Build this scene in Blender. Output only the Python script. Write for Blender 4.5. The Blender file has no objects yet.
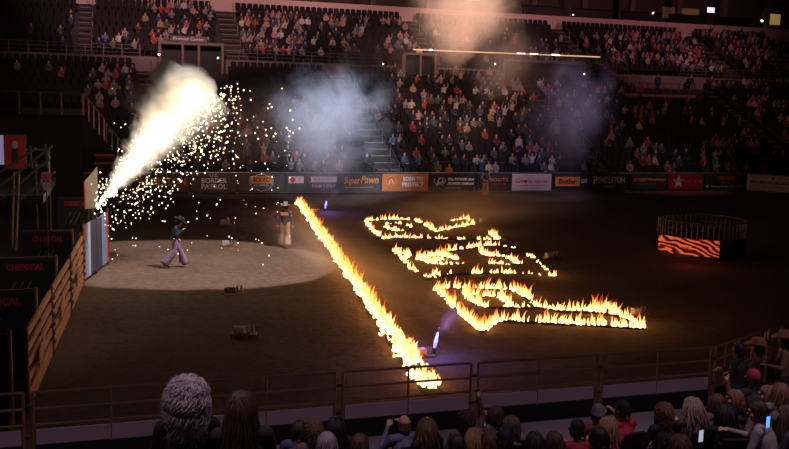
import bpy, bmesh, math, random
from mathutils import Vector, Matrix, noise
R = math.radians
rnd = random.Random(7)
sc = bpy.context.scene
col = sc.collection
# ------------------------------------------------------------------ camera
FP, CX, CY = 900.0, 394.5, 224.5
H = 5.9
PITCH = math.atan((224.5 - 100.0) / FP)
CAMM = Matrix.Translation((0, 0, H)) @ Matrix.Rotation(R(-17.4), 4, 'Z') @ Matrix.Rotation(R(90) - PITCH, 4, 'X') @ Matrix.Rotation(R(1.5), 4, 'Z')
cd = bpy.data.cameras.new('camera'); cam = bpy.data.objects.new('camera', cd); col.objects.link(cam)
cd.sensor_width = 36; cd.lens = FP * 36 / 789; cd.clip_end = 400; cd.clip_start = .05
cam.matrix_world = CAMM
sc.camera = cam
# ------------------------------------------------------------------ exposure, world, large lights
vs = sc.view_settings
vs.view_transform = 'Standard'; vs.look = 'None'; vs.gamma = 1; vs.use_curve_mapping = False; vs.exposure = 0.0
sc.cycles.volume_bounces = 1
sc.cycles.volume_step_rate = 2.0
sc.cycles.sample_clamp_indirect = 4
w = bpy.data.worlds.new('world'); sc.world = w; w.use_nodes = True
w.node_tree.nodes['Background'].inputs[0].default_value = (.55, .28, .30, 1)
w.node_tree.nodes['Background'].inputs[1].default_value = .012

def ray(x, y):
    d = Vector(((x - CX) / FP, -(y - CY) / FP, -1.0))
    return (CAMM.to_3x3() @ d)
def ground(x, y, h=0.0):
    d = ray(x, y); t = (h - H) / d.z
    return Vector((d.x * t, d.y * t, h))
def wallY(x, y, Y):
    d = ray(x, y); t = Y / d.y
    return Vector((d.x * t, Y, H + d.z * t))
def atd(x, y, dep):
    d = ray(x, y); return Vector((0, 0, H)) + d * dep
CINV = CAMM.inverted()
def proj(p):
    q = CINV @ Vector(p)
    return (CX + FP * q.x / -q.z, CY - FP * q.y / -q.z)

def lamp(name, kind, loc, power, color, aim=None, size=.3, angle=30, blend=.2):
    l = bpy.data.lights.new(name, kind); o = bpy.data.objects.new(name, l); col.objects.link(o)
    o.location = loc; l.energy = power; l.color = color
    if kind == 'AREA': l.size = size
    elif kind in ('POINT', 'SPOT'): l.shadow_soft_size = size
    if kind == 'SPOT': l.spot_size = R(angle); l.spot_blend = blend
    if aim is not None:
        o.rotation_euler = (Vector(aim) - Vector(loc)).to_track_quat('-Z', 'Y').to_euler()
    return o
# arena rig: dim house wash over the far stands, red wash at the right, cool wash over the near seats
lamp('house_wash_light', 'SPOT', (2, 40, 26), 6800, (1, .52, .50), aim=(6, 70, 8), size=1.2, angle=50, blend=.6)
lamp('house_wash_light', 'SPOT', (24, 40, 26), 6200, (1, .50, .50), aim=(25, 70, 8), size=1.2, angle=50, blend=.6)
lamp('house_wash_light', 'SPOT', (46, 42, 26), 3000, (1, .28, .31), aim=(48, 71, 9), size=1.2, angle=50, blend=.6)
lamp('upper_wash_light', 'SPOT', (4, 58, 18), 6500, (1, .50, .48), aim=(6, 82, 14.5), size=.8, angle=75, blend=.6)
lamp('upper_wash_light', 'SPOT', (27, 58, 18), 4200, (1, .48, .46), aim=(28, 82, 14.5), size=.8, angle=75, blend=.6)
lamp('upper_wash_light', 'SPOT', (48, 58, 18), 2600, (1, .42, .45), aim=(50, 82, 14.5), size=.8, angle=75, blend=.6)
for x_ in (-2, 5, 12):
    lamp('near_seat_light', 'SPOT', (x_ - 1, 5.5, 15), 1500, (.90, .62, .78), aim=(x_, 8.6, 0), size=.8, angle=54, blend=.6)
# follow spot that lights a pool of dirt in front of the chutes
pool = ground(198, 262)
lamp('pool_spotlight', 'SPOT', (pool.x + 9, pool.y - 7, 21), 28000, (.96, .90, .88), aim=pool, size=.12, angle=23.5, blend=.12)
# unseen coloured spots added to light up the smoke
lamp('chute_fill_light', 'SPOT', (1, 12, 12), 900, (1, .75, .68), aim=(-3.6, 25, 1.5), size=.3, angle=42, blend=.7)  # fill light added to brighten the chute boards, source unseen
s1 = atd(335, 112, 46)
lamp('added_blue_light', 'SPOT', (5, 22, 13), 90000, (.70, .78, 1), aim=s1, size=.2, angle=17, blend=.9)
s2 = atd(465, 18, 40)
lamp('added_amber_light', 'SPOT', (8, 20, 10.5), 80000, (1, .60, .45), aim=s2, size=.2, angle=17, blend=.9)
lamp('banner_fill_light', 'SPOT', (38, 42, 16), 2600, (1, .60, .56), aim=(38, 56, 3.2), size=.4, angle=36, blend=1)  # unseen washes added to brighten the banners
lamp('banner_fill_light', 'SPOT', (7, 42, 16), 2600, (1, .64, .52), aim=(7, 56, 3.0), size=.4, angle=36, blend=1)
lamp('banner_fill_light', 'SPOT', (21, 42, 16), 3600, (1, .62, .48), aim=(21, 56, 3.0), size=.4, angle=36, blend=1)
s3 = atd(575, 105, 52)
lamp('added_violet_light', 'SPOT', (24, 34, 14), 9000, (.70, .58, .95), aim=s3, size=.2, angle=24, blend=.9)

# ------------------------------------------------------------------ helpers
MATS = {}
def mat(name, c, rough=.7, metal=0, var=0, scale=8, bump=0, emit=None, es=0):
    if name in MATS: return MATS[name]
    m = bpy.data.materials.new(name); m.use_nodes = True; nt = m.node_tree; b = nt.nodes['Principled BSDF']
    b.inputs['Base Color'].default_value = (*c, 1); b.inputs['Roughness'].default_value = rough; b.inputs['Metallic'].default_value = metal
    if var or bump:
        tc = nt.nodes.new('ShaderNodeTexCoord'); n = nt.nodes.new('ShaderNodeTexNoise'); n.inputs['Scale'].default_value = scale; n.inputs['Detail'].default_value = 5
        nt.links.new(tc.outputs['Object'], n.inputs['Vector'])
        if var:
            mx = nt.nodes.new('ShaderNodeMix'); mx.data_type = 'RGBA'
            mx.inputs[6].default_value = (*[v * (1 - var) for v in c], 1); mx.inputs[7].default_value = (*[min(1, v * (1 + var)) for v in c], 1)
            nt.links.new(n.outputs['Fac'], mx.inputs[0]); nt.links.new(mx.outputs[2], b.inputs['Base Color'])
        if bump:
            bp = nt.nodes.new('ShaderNodeBump'); bp.inputs['Strength'].default_value = bump; bp.inputs['Distance'].default_value = .05
            nt.links.new(n.outputs['Fac'], bp.inputs['Height']); nt.links.new(bp.outputs['Normal'], b.inputs['Normal'])
    if emit: b.inputs['Emission Color'].default_value = (*emit, 1); b.inputs['Emission Strength'].default_value = es
    MATS[name] = m; return m
def objcol_mat(name, rough=.8):
    m = bpy.data.materials.new(name); m.use_nodes = True; nt = m.node_tree; b = nt.nodes['Principled BSDF']
    oi = nt.nodes.new('ShaderNodeObjectInfo'); tc = nt.nodes.new('ShaderNodeTexCoord'); n = nt.nodes.new('ShaderNodeTexNoise'); n.inputs['Scale'].default_value = 18
    mx = nt.nodes.new('ShaderNodeMix'); mx.data_type = 'RGBA'; mx.blend_type = 'MULTIPLY'; mx.inputs[0].default_value = .6
    nt.links.new(tc.outputs['Object'], n.inputs['Vector']); nt.links.new(oi.outputs['Color'], mx.inputs[6]); nt.links.new(n.outputs['Fac'], mx.inputs[7])
    nt.links.new(mx.outputs[2], b.inputs['Base Color']); b.inputs['Roughness'].default_value = rough
    MATS[name] = m; return m

class MB:
    def __init__(s): s.v = []; s.f = []; s.m = []
    def add(s, vs, fs, mi=0):
        k = len(s.v); s.v += [tuple(v) for v in vs]; s.f += [tuple(i + k for i in f) for f in fs]; s.m += [mi] * len(fs); return s
    def box(s, c, d, rz=0, mi=0, rx=0, ry=0):
        M = Matrix.Rotation(rz, 3, 'Z') @ Matrix.Rotation(rx, 3, 'X') @ Matrix.Rotation(ry, 3, 'Y'); c = Vector(c)
        vs = [c + M @ Vector((x * d[0] / 2, y * d[1] / 2, z * d[2] / 2)) for z in (-1, 1) for x, y in ((-1, -1), (1, -1), (1, 1), (-1, 1))]
        return s.add(vs, [(3, 2, 1, 0), (4, 5, 6, 7), (0, 1, 5, 4), (1, 2, 6, 5), (2, 3, 7, 6), (3, 0, 4, 7)], mi)
    def tube(s, pts, r, n=6, mi=0, caps=True):
        pts = [Vector(p) for p in pts]; rs = r if isinstance(r, (list, tuple)) else [r] * len(pts)
        rings = []; up = None
        for i, p in enumerate(pts):
            t = (pts[min(i + 1, len(pts) - 1)] - pts[max(i - 1, 0)]).normalized()
            if up is None or abs(up.dot(t)) > .98: up = Vector((0, 0, 1)) if abs(t.z) < .9 else Vector((1, 0, 0))
            a = t.cross(up).normalized(); b = a.cross(t).normalized(); up = b
            rings.append([p + (a * math.cos(2 * math.pi * k / n) + b * math.sin(2 * math.pi * k / n)) * rs[i] for k in range(n)])
        vs = [v for r_ in rings for v in r_]; fs = []
        for i in range(len(pts) - 1):
            for k in range(n): fs.append((i * n + k, i * n + (k + 1) % n, (i + 1) * n + (k + 1) % n, (i + 1) * n + k))
        if caps: fs.append(tuple(range(n))[::-1]); fs.append(tuple((len(pts) - 1) * n + k for k in range(n)))
        return s.add(vs, fs, mi)
    def beam(s, a, b, wd, ht, mi=0):
        a = Vector(a); b = Vector(b); t = (b - a).normalized(); up = Vector((0, 0, 1)) if abs(t.z) < .95 else Vector((0, 1, 0))
        sd = t.cross(up).normalized() * wd / 2; u = sd.cross(t).normalized() * ht / 2
        vs = [p + x * sd + y * u for p in (a, b) for x, y in ((-1, -1), (1, -1), (1, 1), (-1, 1))]
        return s.add(vs, [(0, 1, 2, 3), (7, 6, 5, 4), (0, 4, 5, 1), (1, 5, 6, 2), (2, 6, 7, 3), (3, 7, 4, 0)], mi)
    def lathe(s, prof, n=16, c=(0, 0, 0), mi=0, sx=1, sy=1):
        c = Vector(c); k0 = len(prof)
        vs = [c + Vector((r * math.cos(2 * math.pi * k / n) * sx, r * math.sin(2 * math.pi * k / n) * sy, z)) for r, z in prof for k in range(n)]
        fs = [(i * n + k, i * n + (k + 1) % n, (i + 1) * n + (k + 1) % n, (i + 1) * n + k) for i in range(k0 - 1) for k in range(n)]
        return s.add(vs, fs, mi)
    def sphere(s, c, r, n=8, m=6, mi=0):
        rr = r if isinstance(r, (tuple, list, Vector)) else (r, r, r); c = Vector(c)
        vs = [c + Vector((0, 0, rr[2]))]
        for i in range(1, m):
            t = math.pi * i / m
            for k in range(n):
                a = 2 * math.pi * k / n; vs.append(c + Vector((rr[0] * math.sin(t) * math.cos(a), rr[1] * math.sin(t) * math.sin(a), rr[2] * math.cos(t))))
        vs.append(c - Vector((0, 0, rr[2]))); L = len(vs) - 1; fs = [(0, 1 + k, 1 + (k + 1) % n) for k in range(n)]
        for i in range(m - 2):
            for k in range(n): fs.append((1 + i * n + k, 1 + (i + 1) * n + k, 1 + (i + 1) * n + (k + 1) % n, 1 + i * n + (k + 1) % n))
        fs += [(L, 1 + (m - 2) * n + (k + 1) % n, 1 + (m - 2) * n + k) for k in range(n)]
        return s.add(vs, fs, mi)
    def mesh(s, name, mats, smooth=False):
        me = bpy.data.meshes.new(name); me.from_pydata(s.v, [], s.f)
        for m in (mats if isinstance(mats, (list, tuple)) else [mats]): me.materials.append(m)
        me.polygons.foreach_set('material_index', s.m)
        if smooth: me.polygons.foreach_set('use_smooth', [True] * len(s.f))
        me.update(); return me
    def build(s, name, mats, parent=None, smooth=False, **kw):
        return link(name, s.mesh(name, mats, smooth), parent, **kw)
def link(name, me, parent=None, loc=None, rz=None, label=None, cat=None, group=None, kind=None, color=None):
    o = bpy.data.objects.new(name, me); col.objects.link(o)
    if parent: o.parent = parent
    if loc is not None: o.location = loc
    if rz is not None: o.rotation_euler = (0, 0, rz)
    if color: o.color = (*color, 1)
    tag(o, label, cat, group, kind); return o
def tag(o, label=None, cat=None, group=None, kind=None):
    if label: o['label'] = label
    if cat: o['category'] = cat
    if group: o['group'] = group
    if kind: o['kind'] = kind
def empty(name, loc, rz=0, label=None, cat=None, group=None, kind=None):
    o = bpy.data.objects.new(name, None); col.objects.link(o); o.location = loc; o.rotation_euler = (0, 0, rz); o.empty_display_size = .2
    tag(o, label, cat, group, kind); return o
def text_mb(txt, size, c, mx=None, shear=0, ext=.004, bold=0, align='CENTER', sx=1):
    """flat lettering in the local XZ plane facing -Y; returns an MB"""
    cu = bpy.data.curves.new('t', 'FONT'); cu.body = txt; cu.size = size; cu.align_x = align; cu.align_y = 'CENTER'; cu.shear = shear; cu.extrude = ext; cu.offset = bold; cu.resolution_u = 2
    ob = bpy.data.objects.new('t', cu); col.objects.link(ob); bpy.context.view_layer.update()
    me = bpy.data.meshes.new_from_object(ob.evaluated_get(bpy.context.evaluated_depsgraph_get()))
    if mx:
        w_ = max(v.co.x for v in me.vertices) - min(v.co.x for v in me.vertices); sx = mx / w_
    mb = MB(); c = Vector(c)
    mb.add([c + Vector((v.co.x * sx, -v.co.z, v.co.y)) for v in me.vertices], [tuple(p.vertices) for p in me.polygons])
    bpy.data.objects.remove(ob); bpy.data.curves.remove(cu); bpy.data.meshes.remove(me)
    return mb

M_conc = mat('concrete', (.20, .165, .155), .9, var=.25, scale=1.5)
M_concd = mat('dark_concrete', (.055, .048, .05), .9, var=.3, scale=2)
M_pink = mat('painted_fascia', (.80, .60, .58), .8, var=.05, scale=.6)
M_black = mat('black_paint', (.012, .012, .014), .6)
M_seat = mat('seat_plastic', (.006, .005, .006), .8)
M_steel = mat('galvanised_steel', (.30, .27, .25), .45, .7, var=.2, scale=5)
M_dsteel = mat('dark_steel', (.09, .08, .08), .5, .6)
M_rust = mat('brown_pipe', (.30, .17, .10), .45, .3, var=.3, scale=9)
M_white = mat('white_board', (.42, .38, .40), .6, var=.08, scale=3)
M_tan = mat('tan_gate_paint', (.75, .45, .27), .55, var=.25, scale=6)
M_glass = None
# ------------------------------------------------------------------ arena dirt
def dirt_material():
    m = bpy.data.materials.new('arena_dirt'); m.use_nodes = True; nt = m.node_tree; b = nt.nodes['Principled BSDF']; L = nt.links.new
    tc = nt.nodes.new('ShaderNodeTexCoord')
    n1 = nt.nodes.new('ShaderNodeTexNoise'); n1.inputs['Scale'].default_value = .35; n1.inputs['Detail'].default_value = 6
    n2 = nt.nodes.new('ShaderNodeTexNoise'); n2.inputs['Scale'].default_value = 4.5; n2.inputs['Detail'].default_value = 8; n2.inputs['Roughness'].default_value = .75
    L(tc.outputs['Object'], n1.inputs['Vector']); L(tc.outputs['Object'], n2.inputs['Vector'])
    mp = nt.nodes.new('ShaderNodeMapping'); mp.inputs['Scale'].default_value = (.8, 3, 1); L(tc.outputs['Object'], mp.inputs['Vector'])
    n3 = nt.nodes.new('ShaderNodeTexNoise'); n3.inputs['Scale'].default_value = .9; n3.inputs['Detail'].default_value = 3; L(mp.outputs[0], n3.inputs['Vector'])
    a = nt.nodes.new('ShaderNodeMath'); a.operation = 'MULTIPLY_ADD'; L(n1.outputs['Fac'], a.inputs[0]); a.inputs[1].default_value = .4; L(n2.outputs['Fac'], a.inputs[2])
    a2 = nt.nodes.new('ShaderNodeMath'); a2.operation = 'MULTIPLY_ADD'; L(n3.outputs['Fac'], a2.inputs[0]); a2.inputs[1].default_value = .14; L(a.outputs[0], a2.inputs[2])
    cr = nt.nodes.new('ShaderNodeValToRGB'); L(a2.outputs[0], cr.inputs[0])
    cr.color_ramp.elements[0].position = .5; cr.color_ramp.elements[0].color = (.058, .029, .017, 1); cr.color_ramp.elements[1].position = 1.02; cr.color_ramp.elements[1].color = (.21, .125, .088, 1)
    L(cr.outputs[0], b.inputs['Base Color']); b.inputs['Roughness'].default_value = .95
    bp = nt.nodes.new('ShaderNodeBump'); bp.inputs['Strength'].default_value = .8; bp.inputs['Distance'].default_value = .08; L(a2.outputs[0], bp.inputs['Height']); L(bp.outputs[0], b.inputs['Normal'])
    return m
mb = MB(); NX, NY = 150, 120
for j in range(NY + 1):
    for i in range(NX + 1):
        x = -14 + 64 * i / NX; y = 12 + 46 * j / NY
        z = .05 * noise.noise(Vector((x * .25, y * .25, 1))) + .03 * noise.noise(Vector((x * 1.3, y * 1.3, 4)))
        mb.v.append((x, y, z - .02))
for j in range(NY):
    for i in range(NX):
        k = j * (NX + 1) + i; mb.f.append((k, k + 1, k + NX + 2, k + NX + 1)); mb.m.append(0)
mb.build('floor', dirt_material(), smooth=True, kind='structure', label='brown arena dirt raked into low ridges, dark at the edges')

# ------------------------------------------------------------------ far barrier wall, rails and sponsor banners
YW = 55.0
C0 = Vector((44.0, YW, 0)); C1 = Vector((48.0, 49.4, 0))            # the wall turns the corner at the right
b_ = MB(); b_.box((20, YW + .25, .66), (48, .12, 1.3))
dcv = (C1 - C0).normalized(); nrm = Vector((-dcv.y, dcv.x, 0))
b_.build('wall_far_barrier', M_concd, kind='structure'); b_ = MB(); b_.beam(C0 + nrm * .12 + Vector((0, 0, .66)), C1 + nrm * .12 + Vector((0, 0, .66)), .1, 1.3)
b_.build('wall_far_corner', M_concd, kind='structure')
fr = empty('arena_rail', (0, 0, 0), label='long steel pipe rail running above the far sponsor banners', cat='rail')
for z, r in ((1.27, .035), (.04, .03)):
    MB().tube([(-5, YW + .02, z), (44, YW + .02, z), tuple(C1 + Vector((-.1, 0, z)))], r, 6).build('rail', M_steel, fr)
MB().tube([(-5, YW + .16, 1.95), (44, YW + .16, 1.95)], .02, 5).build('rail', M_dsteel, fr)
xs = [1.89 + 3.0 * k - .1 for k in range(-2, 15)]
for x in xs: MB().box((x, YW + .12, 1.0), (.07, .06, 2.0)).build('post', M_dsteel, fr)

V_dark = mat('dark_vinyl', (.035, .034, .036), .5, var=.15, scale=2)
V_brown = mat('charcoal_vinyl', (.075, .06, .055), .5)
V_orange = mat('orange_vinyl', (.55, .17, .06), .5)
V_pale = mat('pale_vinyl', (.72, .56, .52), .5)
V_white = mat('white_vinyl', (.75, .72, .70), .5)
V_red = mat('maroon_vinyl', (.26, .015, .03), .5)
I_white = mat('white_print', (.85, .80, .76), .5)
I_orange = mat('orange_print', (.85, .28, .06), .5)
I_red = mat('red_print', (.65, .05, .05), .5)
I_grey = mat('grey_print', (.35, .32, .32), .5)
I_black = mat('black_print', (.02, .02, .02), .5)
ZB0, ZB1 = .10, 1.22
def banner(x0, x1, m, label, marks):
    """a vinyl sheet on the barrier; marks: (kind, args, material) printed on it"""
    cxx = (x0 + x1) / 2; wd = x1 - x0 - .05; t = empty('sponsor_banner', (cxx, YW - .06, ZB0), label=label, cat='banner', group='sponsor banners on the far barrier')
    h = ZB1 - ZB0; s = MB(); n = 10
    for k in range(n + 1):
        xx = -wd / 2 + wd * k / n; yy = .012 * math.sin(k * 2.1 + x0)
        s.v += [(xx, yy, 0), (xx, yy, h), (xx, yy + .02, h), (xx, yy + .02, 0)]
    for k in range(n):
        q = k * 4
        for a, c in ((0, 1), (1, 2), (2, 3), (3, 0)): s.f.append((q + a, q + a + 4, q + c + 4, q + c)); s.m.append(0)
    s.build('sheet', m, t)
    for mk in marks:
        kind = mk[0]
        if kind == 't':
            _, txt, size, px, pz, mw, sh, im, bo = mk
            text_mb(txt, size, (px, -.03, pz), mw, sh, .004, bo).build('lettering', im, t)
        elif kind == 'b':
            _, px, pz, w_, h_, im = mk; MB().box((px, -.022, pz), (w_, .008, h_)).build('printed_panel', im, t)
        elif kind == 'p':
            _, pts, im = mk; q = MB(); nn = len(pts)
            q.add([(p[0], -.034, p[1]) for p in pts] + [(p[0], -.024, p[1]) for p in pts], [tuple(range(nn))] + [(i, i + nn, (i + 1) % nn + nn, (i + 1) % nn) for i in range(nn)]); q.build('emblem', im, t)
        elif kind == 'l':
            _, pts, r_, im = mk; MB().tube([(p[0], -.034, p[1]) for p in pts], r_, 4).build('emblem', im, t)
    return t
def star(cx_, cz, r, a0=90, rr=.4):
    return [(cx_ + (r if k % 2 == 0 else r * rr) * math.cos(R(a0 + 36 * k)), cz + (r if k % 2 == 0 else r * rr) * math.sin(R(a0 + 36 * k))) for k in range(10)]
shield = [(-.68, .95), (-.35, .97), (-.2, 1.07), (0, 1.1), (.2, 1.07), (.35, .97), (.68, .95), (.72, .6), (.6, .28), (.25, .13), (0, .03), (-.25, .13), (-.6, .28), (-.72, .6)]
banner(-4.1, -1.15, V_brown, 'charcoal sponsor banner with small orange lettering, mostly behind the chute gates', [('t', 'ARENA', .4, 0, .6, 1.7, 0, I_orange, .005)])
banner(-1.1, 4.3, V_brown, 'charcoal banner lettered PENDLETON, partly behind the spark shower', [('t', 'PENDLETON', .6, 1.0, .62, 2.9, 0, I_orange, .004)])
banner(4.35, 7.1, V_brown, 'charcoal banner with white words U.S. BORDER PATROL', [('t', 'U.S.', .26, 0, 1.0, .5, 0, I_white, .004), ('t', 'BORDER', .42, 0, .68, 1.5, 0, I_white, .006), ('t', 'PATROL', .42, 0, .32, 1.5, 0, I_white, .006)])
banner(7.15, 10.05, V_brown, 'charcoal banner with orange and white shield emblem', [('l', shield + shield[:1], .022, I_white), ('b', 0, .74, 1.3, .46, I_orange), ('t', 'RODEO', .38, 0, .74, 1.0, 0, I_black, .01), ('t', 'OF AMERICA', .15, 0, .40, .9, 0, I_white, .002)])
banner(10.1, 13.4, V_brown, 'charcoal banner with split pale strip, red rose mark and white lower line', [('b', -1.0, .74, .95, .42, V_pale), ('b', .75, .76, 1.65, .36, V_pale), ('p', [(-1.22 + .17 * math.cos(R(30 * k)), .74 + .17 * math.sin(R(30 * k))) for k in range(12)], I_red), ('t', 'A', .3, -.78, .74, .25, 0, I_grey, .0), ('t', 'MARKET', .3, .7, .76, 1.2, 0, I_grey, .004), ('t', 'FARM SUPPLY', .26, .75, .34, 1.5, 0, V_pale, .003)])
banner(13.45, 16.2, V_brown, 'charcoal banner with slanting orange script over a thin line', [('t', 'Super', .62, -.55, .68, 1.1, .35, I_orange, .01), ('t', 'Pawn', .66, .62, .72, 1.2, .35, I_orange, .01), ('l', [(-.9, .25), (.9, .27)], .02, I_orange)])
hexa = [(-.95 + .36 * math.cos(R(60 * k + 30)), .62 + .36 * math.sin(R(60 * k + 30))) for k in range(7)]
banner(16.3, 19.45, V_orange, 'orange banner lettered BORN TO PROTECT beside a hexagon emblem', [('l', hexa, .045, I_orange), ('l', [(-1.1, .45), (-.95, .8), (-.8, .45)], .035, I_white), ('l', [(-.95, .8), (-.72, .5)], .03, I_orange), ('t', 'BORN TO', .36, .5, .78, 1.35, 0, I_white, .014), ('t', 'PROTECT', .36, .5, .42, 1.45, 0, I_white, .014)])
banner(19.65, 22.7, V_dark, 'near-black banner with white looping P emblem and two lines of white words', [('l', [(-1.15, .3), (-1.0, .85), (-.75, .85), (-.75, .6), (-1.05, .5)], .035, I_white), ('l', [(-1.3, .8), (-1.38, .6), (-1.2, .45), (-.75, .45), (-.55, .65), (-.7, .85)], .02, I_white), ('t', 'The POWER that', .22, .5, .76, 1.85, .3, I_white, .012), ('t', 'POWER Delivers', .22, .5, .48, 1.85, .3, I_white, .012), ('t', 'thepower.com', .14, -.0, .2, 1.1, 0, V_pale, .001)])
banner(22.85, 25.25, V_dark, 'near-black banner with dull orange word behind the standing cowboy', [('t', 'BOOTS', .3, .35, .72, 1.3, 0, I_orange, .006), ('t', 'WESTERN WEAR', .18, .4, .42, 1.1, 0, I_red, .0)])
banner(25.35, 28.3, V_pale, 'pale pink banner with red cursive name and thin red underline', [('t', 'Cover', .4, -.75, .66, .95, .2, I_red, .012), ('t', '& CHUTES', .22, .5, .6, 1.4, .2, I_red, .002), ('l', [(-1.2, .33), (1.2, .33)], .012, I_red)])
banner(28.45, 31.15, V_dark, 'near-black banner with orange block lettered Butler', [('b', -.3, .6, 1.85, .64, I_orange), ('t', 'Butler', .46, -.3, .6, 1.4, 0, I_black, .014), ('t', 'CAT', .36, .95, .62, .5, 0, I_white, .01)])
banner(31.25, 34.2, V_dark, 'near-black banner lettered PENDLETON WHISKY in pale capitals', [('t', 'P', .78, -1.12, .66, .3, 0, I_white, .006), ('t', 'ENDLETON', .6, .15, .68, 2.1, 0, I_white, .004), ('t', 'WHISKY', .18, 0, .24, 1.0, 0, I_white, .0)])
banner(34.3, 37.3, V_dark, 'near-black banner with bright orange slanted name above small white line', [('t', 'STREET', .3, -.62, .7, 1.3, .3, I_orange, .014), ('t', 'PERFORMANCE', .22, .7, .7, 1.45, .3, I_orange, .01), ('t', 'AUTO SERVICE', .17, 0, .42, 1.3, 0, I_grey, .0)])
banner(37.4, 40.35, V_red, 'maroon banner with large five pointed star outline', [('p', star(-.6, .55, .5), V_pale), ('t', 'STAR', .2, -.6, .6, .7, 0, V_red, .008), ('t', 'TEXAS', .13, .22, .58, .5, 0, I_grey, 0), ('t', '7  8', .26, 1.0, .56, .6, 0, I_grey, .004)])
banner(40.45, 43.95, V_dark, 'near-black banner with red slanted name and white line along its foot', [('t', 'PRINTZ', .34, .1, .82, 1.5, .4, I_red, .016), ('t', 'TRAILERS', .12, 0, .5, .6, 0, I_grey, 0), ('t', 'Premier Rodeo Gear .com', .2, .15, .22, 2.6, 0, I_white, .002), ('b', -1.5, .22, .14, .14, I_white)])
lb = banner(0, 3.3, V_white, 'white banner on the turned barrier at the far right corner', [('b', 0, 1.0, 2.8, .02, I_red), ('b', 0, .12, 2.8, .02, I_red), ('p', [(.2 + .1 * math.cos(R(45 * k)), .92 + .1 * math.sin(R(45 * k))) for k in range(8)], I_black), ('t', 'BELLROCK SPORTS', .26, .0, .6, 2.7, 0, I_black, .006), ('t', 'official outfitter', .2, 0, .3, 2.2, .2, I_red, .003)])
lb.location = C0 + dcv * 1.75 + Vector((-.08, -.06, ZB0)); lb.rotation_euler = (0, 0, math.atan2(dcv.y, dcv.x))

# ------------------------------------------------------------------ far stands
ROWS_L = 18; DL = .86; HL = .40; Y0L = 56.0; Z0L = .75
ROWS_U = 10; DU = .86; HU = .47; Y0U = 72.6; Z0U = 8.75
XA, XB = -12.0, 66.0
AIS = dict(lower=[(2.2, 1.0), (17.2, 1.5), (33.2, 1.0), (51.0, 1.0)], upper=[(-2.0, 1.0), (9.2, 1.5), (26.0, 1.0), (41.0, 1.1), (56, 1.1)])
def tiers(name, n, y0, z0, d, h, zb, label):
    s = MB()
    for k in range(n):
        zt = z0 + h * k; s.box(((XA + XB) / 2, y0 + d * k + d / 2, (zt + zb) / 2), (XB - XA, d, zt - zb))
    return s.build(name, M_concd, kind='structure', label=label)
tiers('floor_lower_stands', ROWS_L, Y0L, Z0L, DL, HL, -.1, 'stepped dark concrete tiers of the lower far stands')
tiers('floor_upper_stands', ROWS_U, Y0U, Z0U, DU, HU, 7.4, 'stepped dark concrete tiers of the upper far stands')
MB().box(((XA + XB) / 2, Y0L - .5, .5), (XB - XA, .14, 1.0)).build('wall_far_front', M_concd, kind='structure')
# parapet between the two seating levels, with rail panels
for a_, b_2 in ((XA, 3.28), (8.22, 22.58), (25.62, 31.58), (39.42, XB)): MB().box(((a_ + b_2) / 2, 72.2, 8.05), (b_2 - a_, .7, 1.25)).build('wall_parapet', M_conc, kind='structure', label='pale concrete parapet below the upper far stands')
def railing(name, pts, hgt, label, gap=1.2, mid=2, m=None, r=.03, cat='railing', group='handrails of the far stands', plast=False):
    m = m or M_steel; t = empty(name, pts[0], label=label, cat=cat, group=group); o = Vector(pts[0])
    P = [Vector(p) - o for p in pts]
    for q in range(mid + 1):
        z = hgt * (1 - q / (mid + 1)); MB().tube([p + Vector((0, 0, z)) for p in P], r, 5).build('rail', m, t)
    for a, b in zip(P, P[1:]):
        L = (b - a).length; n = max(1, int(L / gap + .5))
        for k in range(n + 1):
            if k == 0 and a is not P[0]: continue
            p = a.lerp(b, k / n); MB().box(p + Vector((0, 0, hgt / 2)), (r * 1.7, r * 1.7, hgt)).build('post', m, t)
    return t
railing('guard_railing', [(-8.5, 71.95, 8.65), (2.0, 71.95, 8.65)], .85, 'steel guard railing on the parapet left of the doorway block', 1.4)
railing('guard_railing', [(8.0, 71.95, 8.65), (21, 71.95, 8.65)], .85, 'steel guard railing on the parapet right of the lettered doorway block', 1.4)
railing('guard_railing', [(49.5, 71.95, 8.65), (66, 71.95, 8.65)], .85, 'dim guard railing on the parapet at the far right', 1.4)
# fascia and suite level
MB().box(((XA + XB) / 2 + 3, 82.2, 13.87), (XB - XA + 14, .5, 1.28)).build('wall_fascia', M_pink, kind='structure', label='long pale pink fascia band above the upper far stands')
MB().box(((XA + XB) / 2 + 3, 85.5, 14.4), (XB - XA + 14, 6.4, .2)).build('floor_suite', M_concd, kind='structure')
MB().box(((XA + XB) / 2 + 3, 88.5, 17), (XB - XA + 14, .3, 6)).build('wall_suite_back', mat('suite_wall', (.10, .07, .06), .8), kind='structure')
MB().box(((XA + XB) / 2 + 3, 81.9, 11), (XB - XA + 14, .3, 4.4)).build('wall_upper_back', M_concd, kind='structure')
MB().box(((XA + XB) / 2, 72.7, 3.8), (XB - XA, .3, 7.4)).build('wall_between_levels', M_concd, kind='structure')
for k in range(16):
    MB().box((-10 + 5.6 * k, 84.2, 16.4), (.55, .5, 3.8)).build('pillar', mat('suite_pillar', (.16, .11, .10), .8), kind='structure')
for k, x in enumerate([40 + 5.6 * j for j in range(5)]):
    MB().box((x + 1.0, 83.3, 14.97), (4.4, .5, 1.0)).box((x + 1, 83.15, 15.5), (4.6, .7, .06)).build('suite_counter', M_black, label='dark suite counter behind the pink fascia, bay %s from the right end' % ['fifth', 'fourth', 'third', 'second', 'first'][k], cat='counter', group='suite counters')
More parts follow.
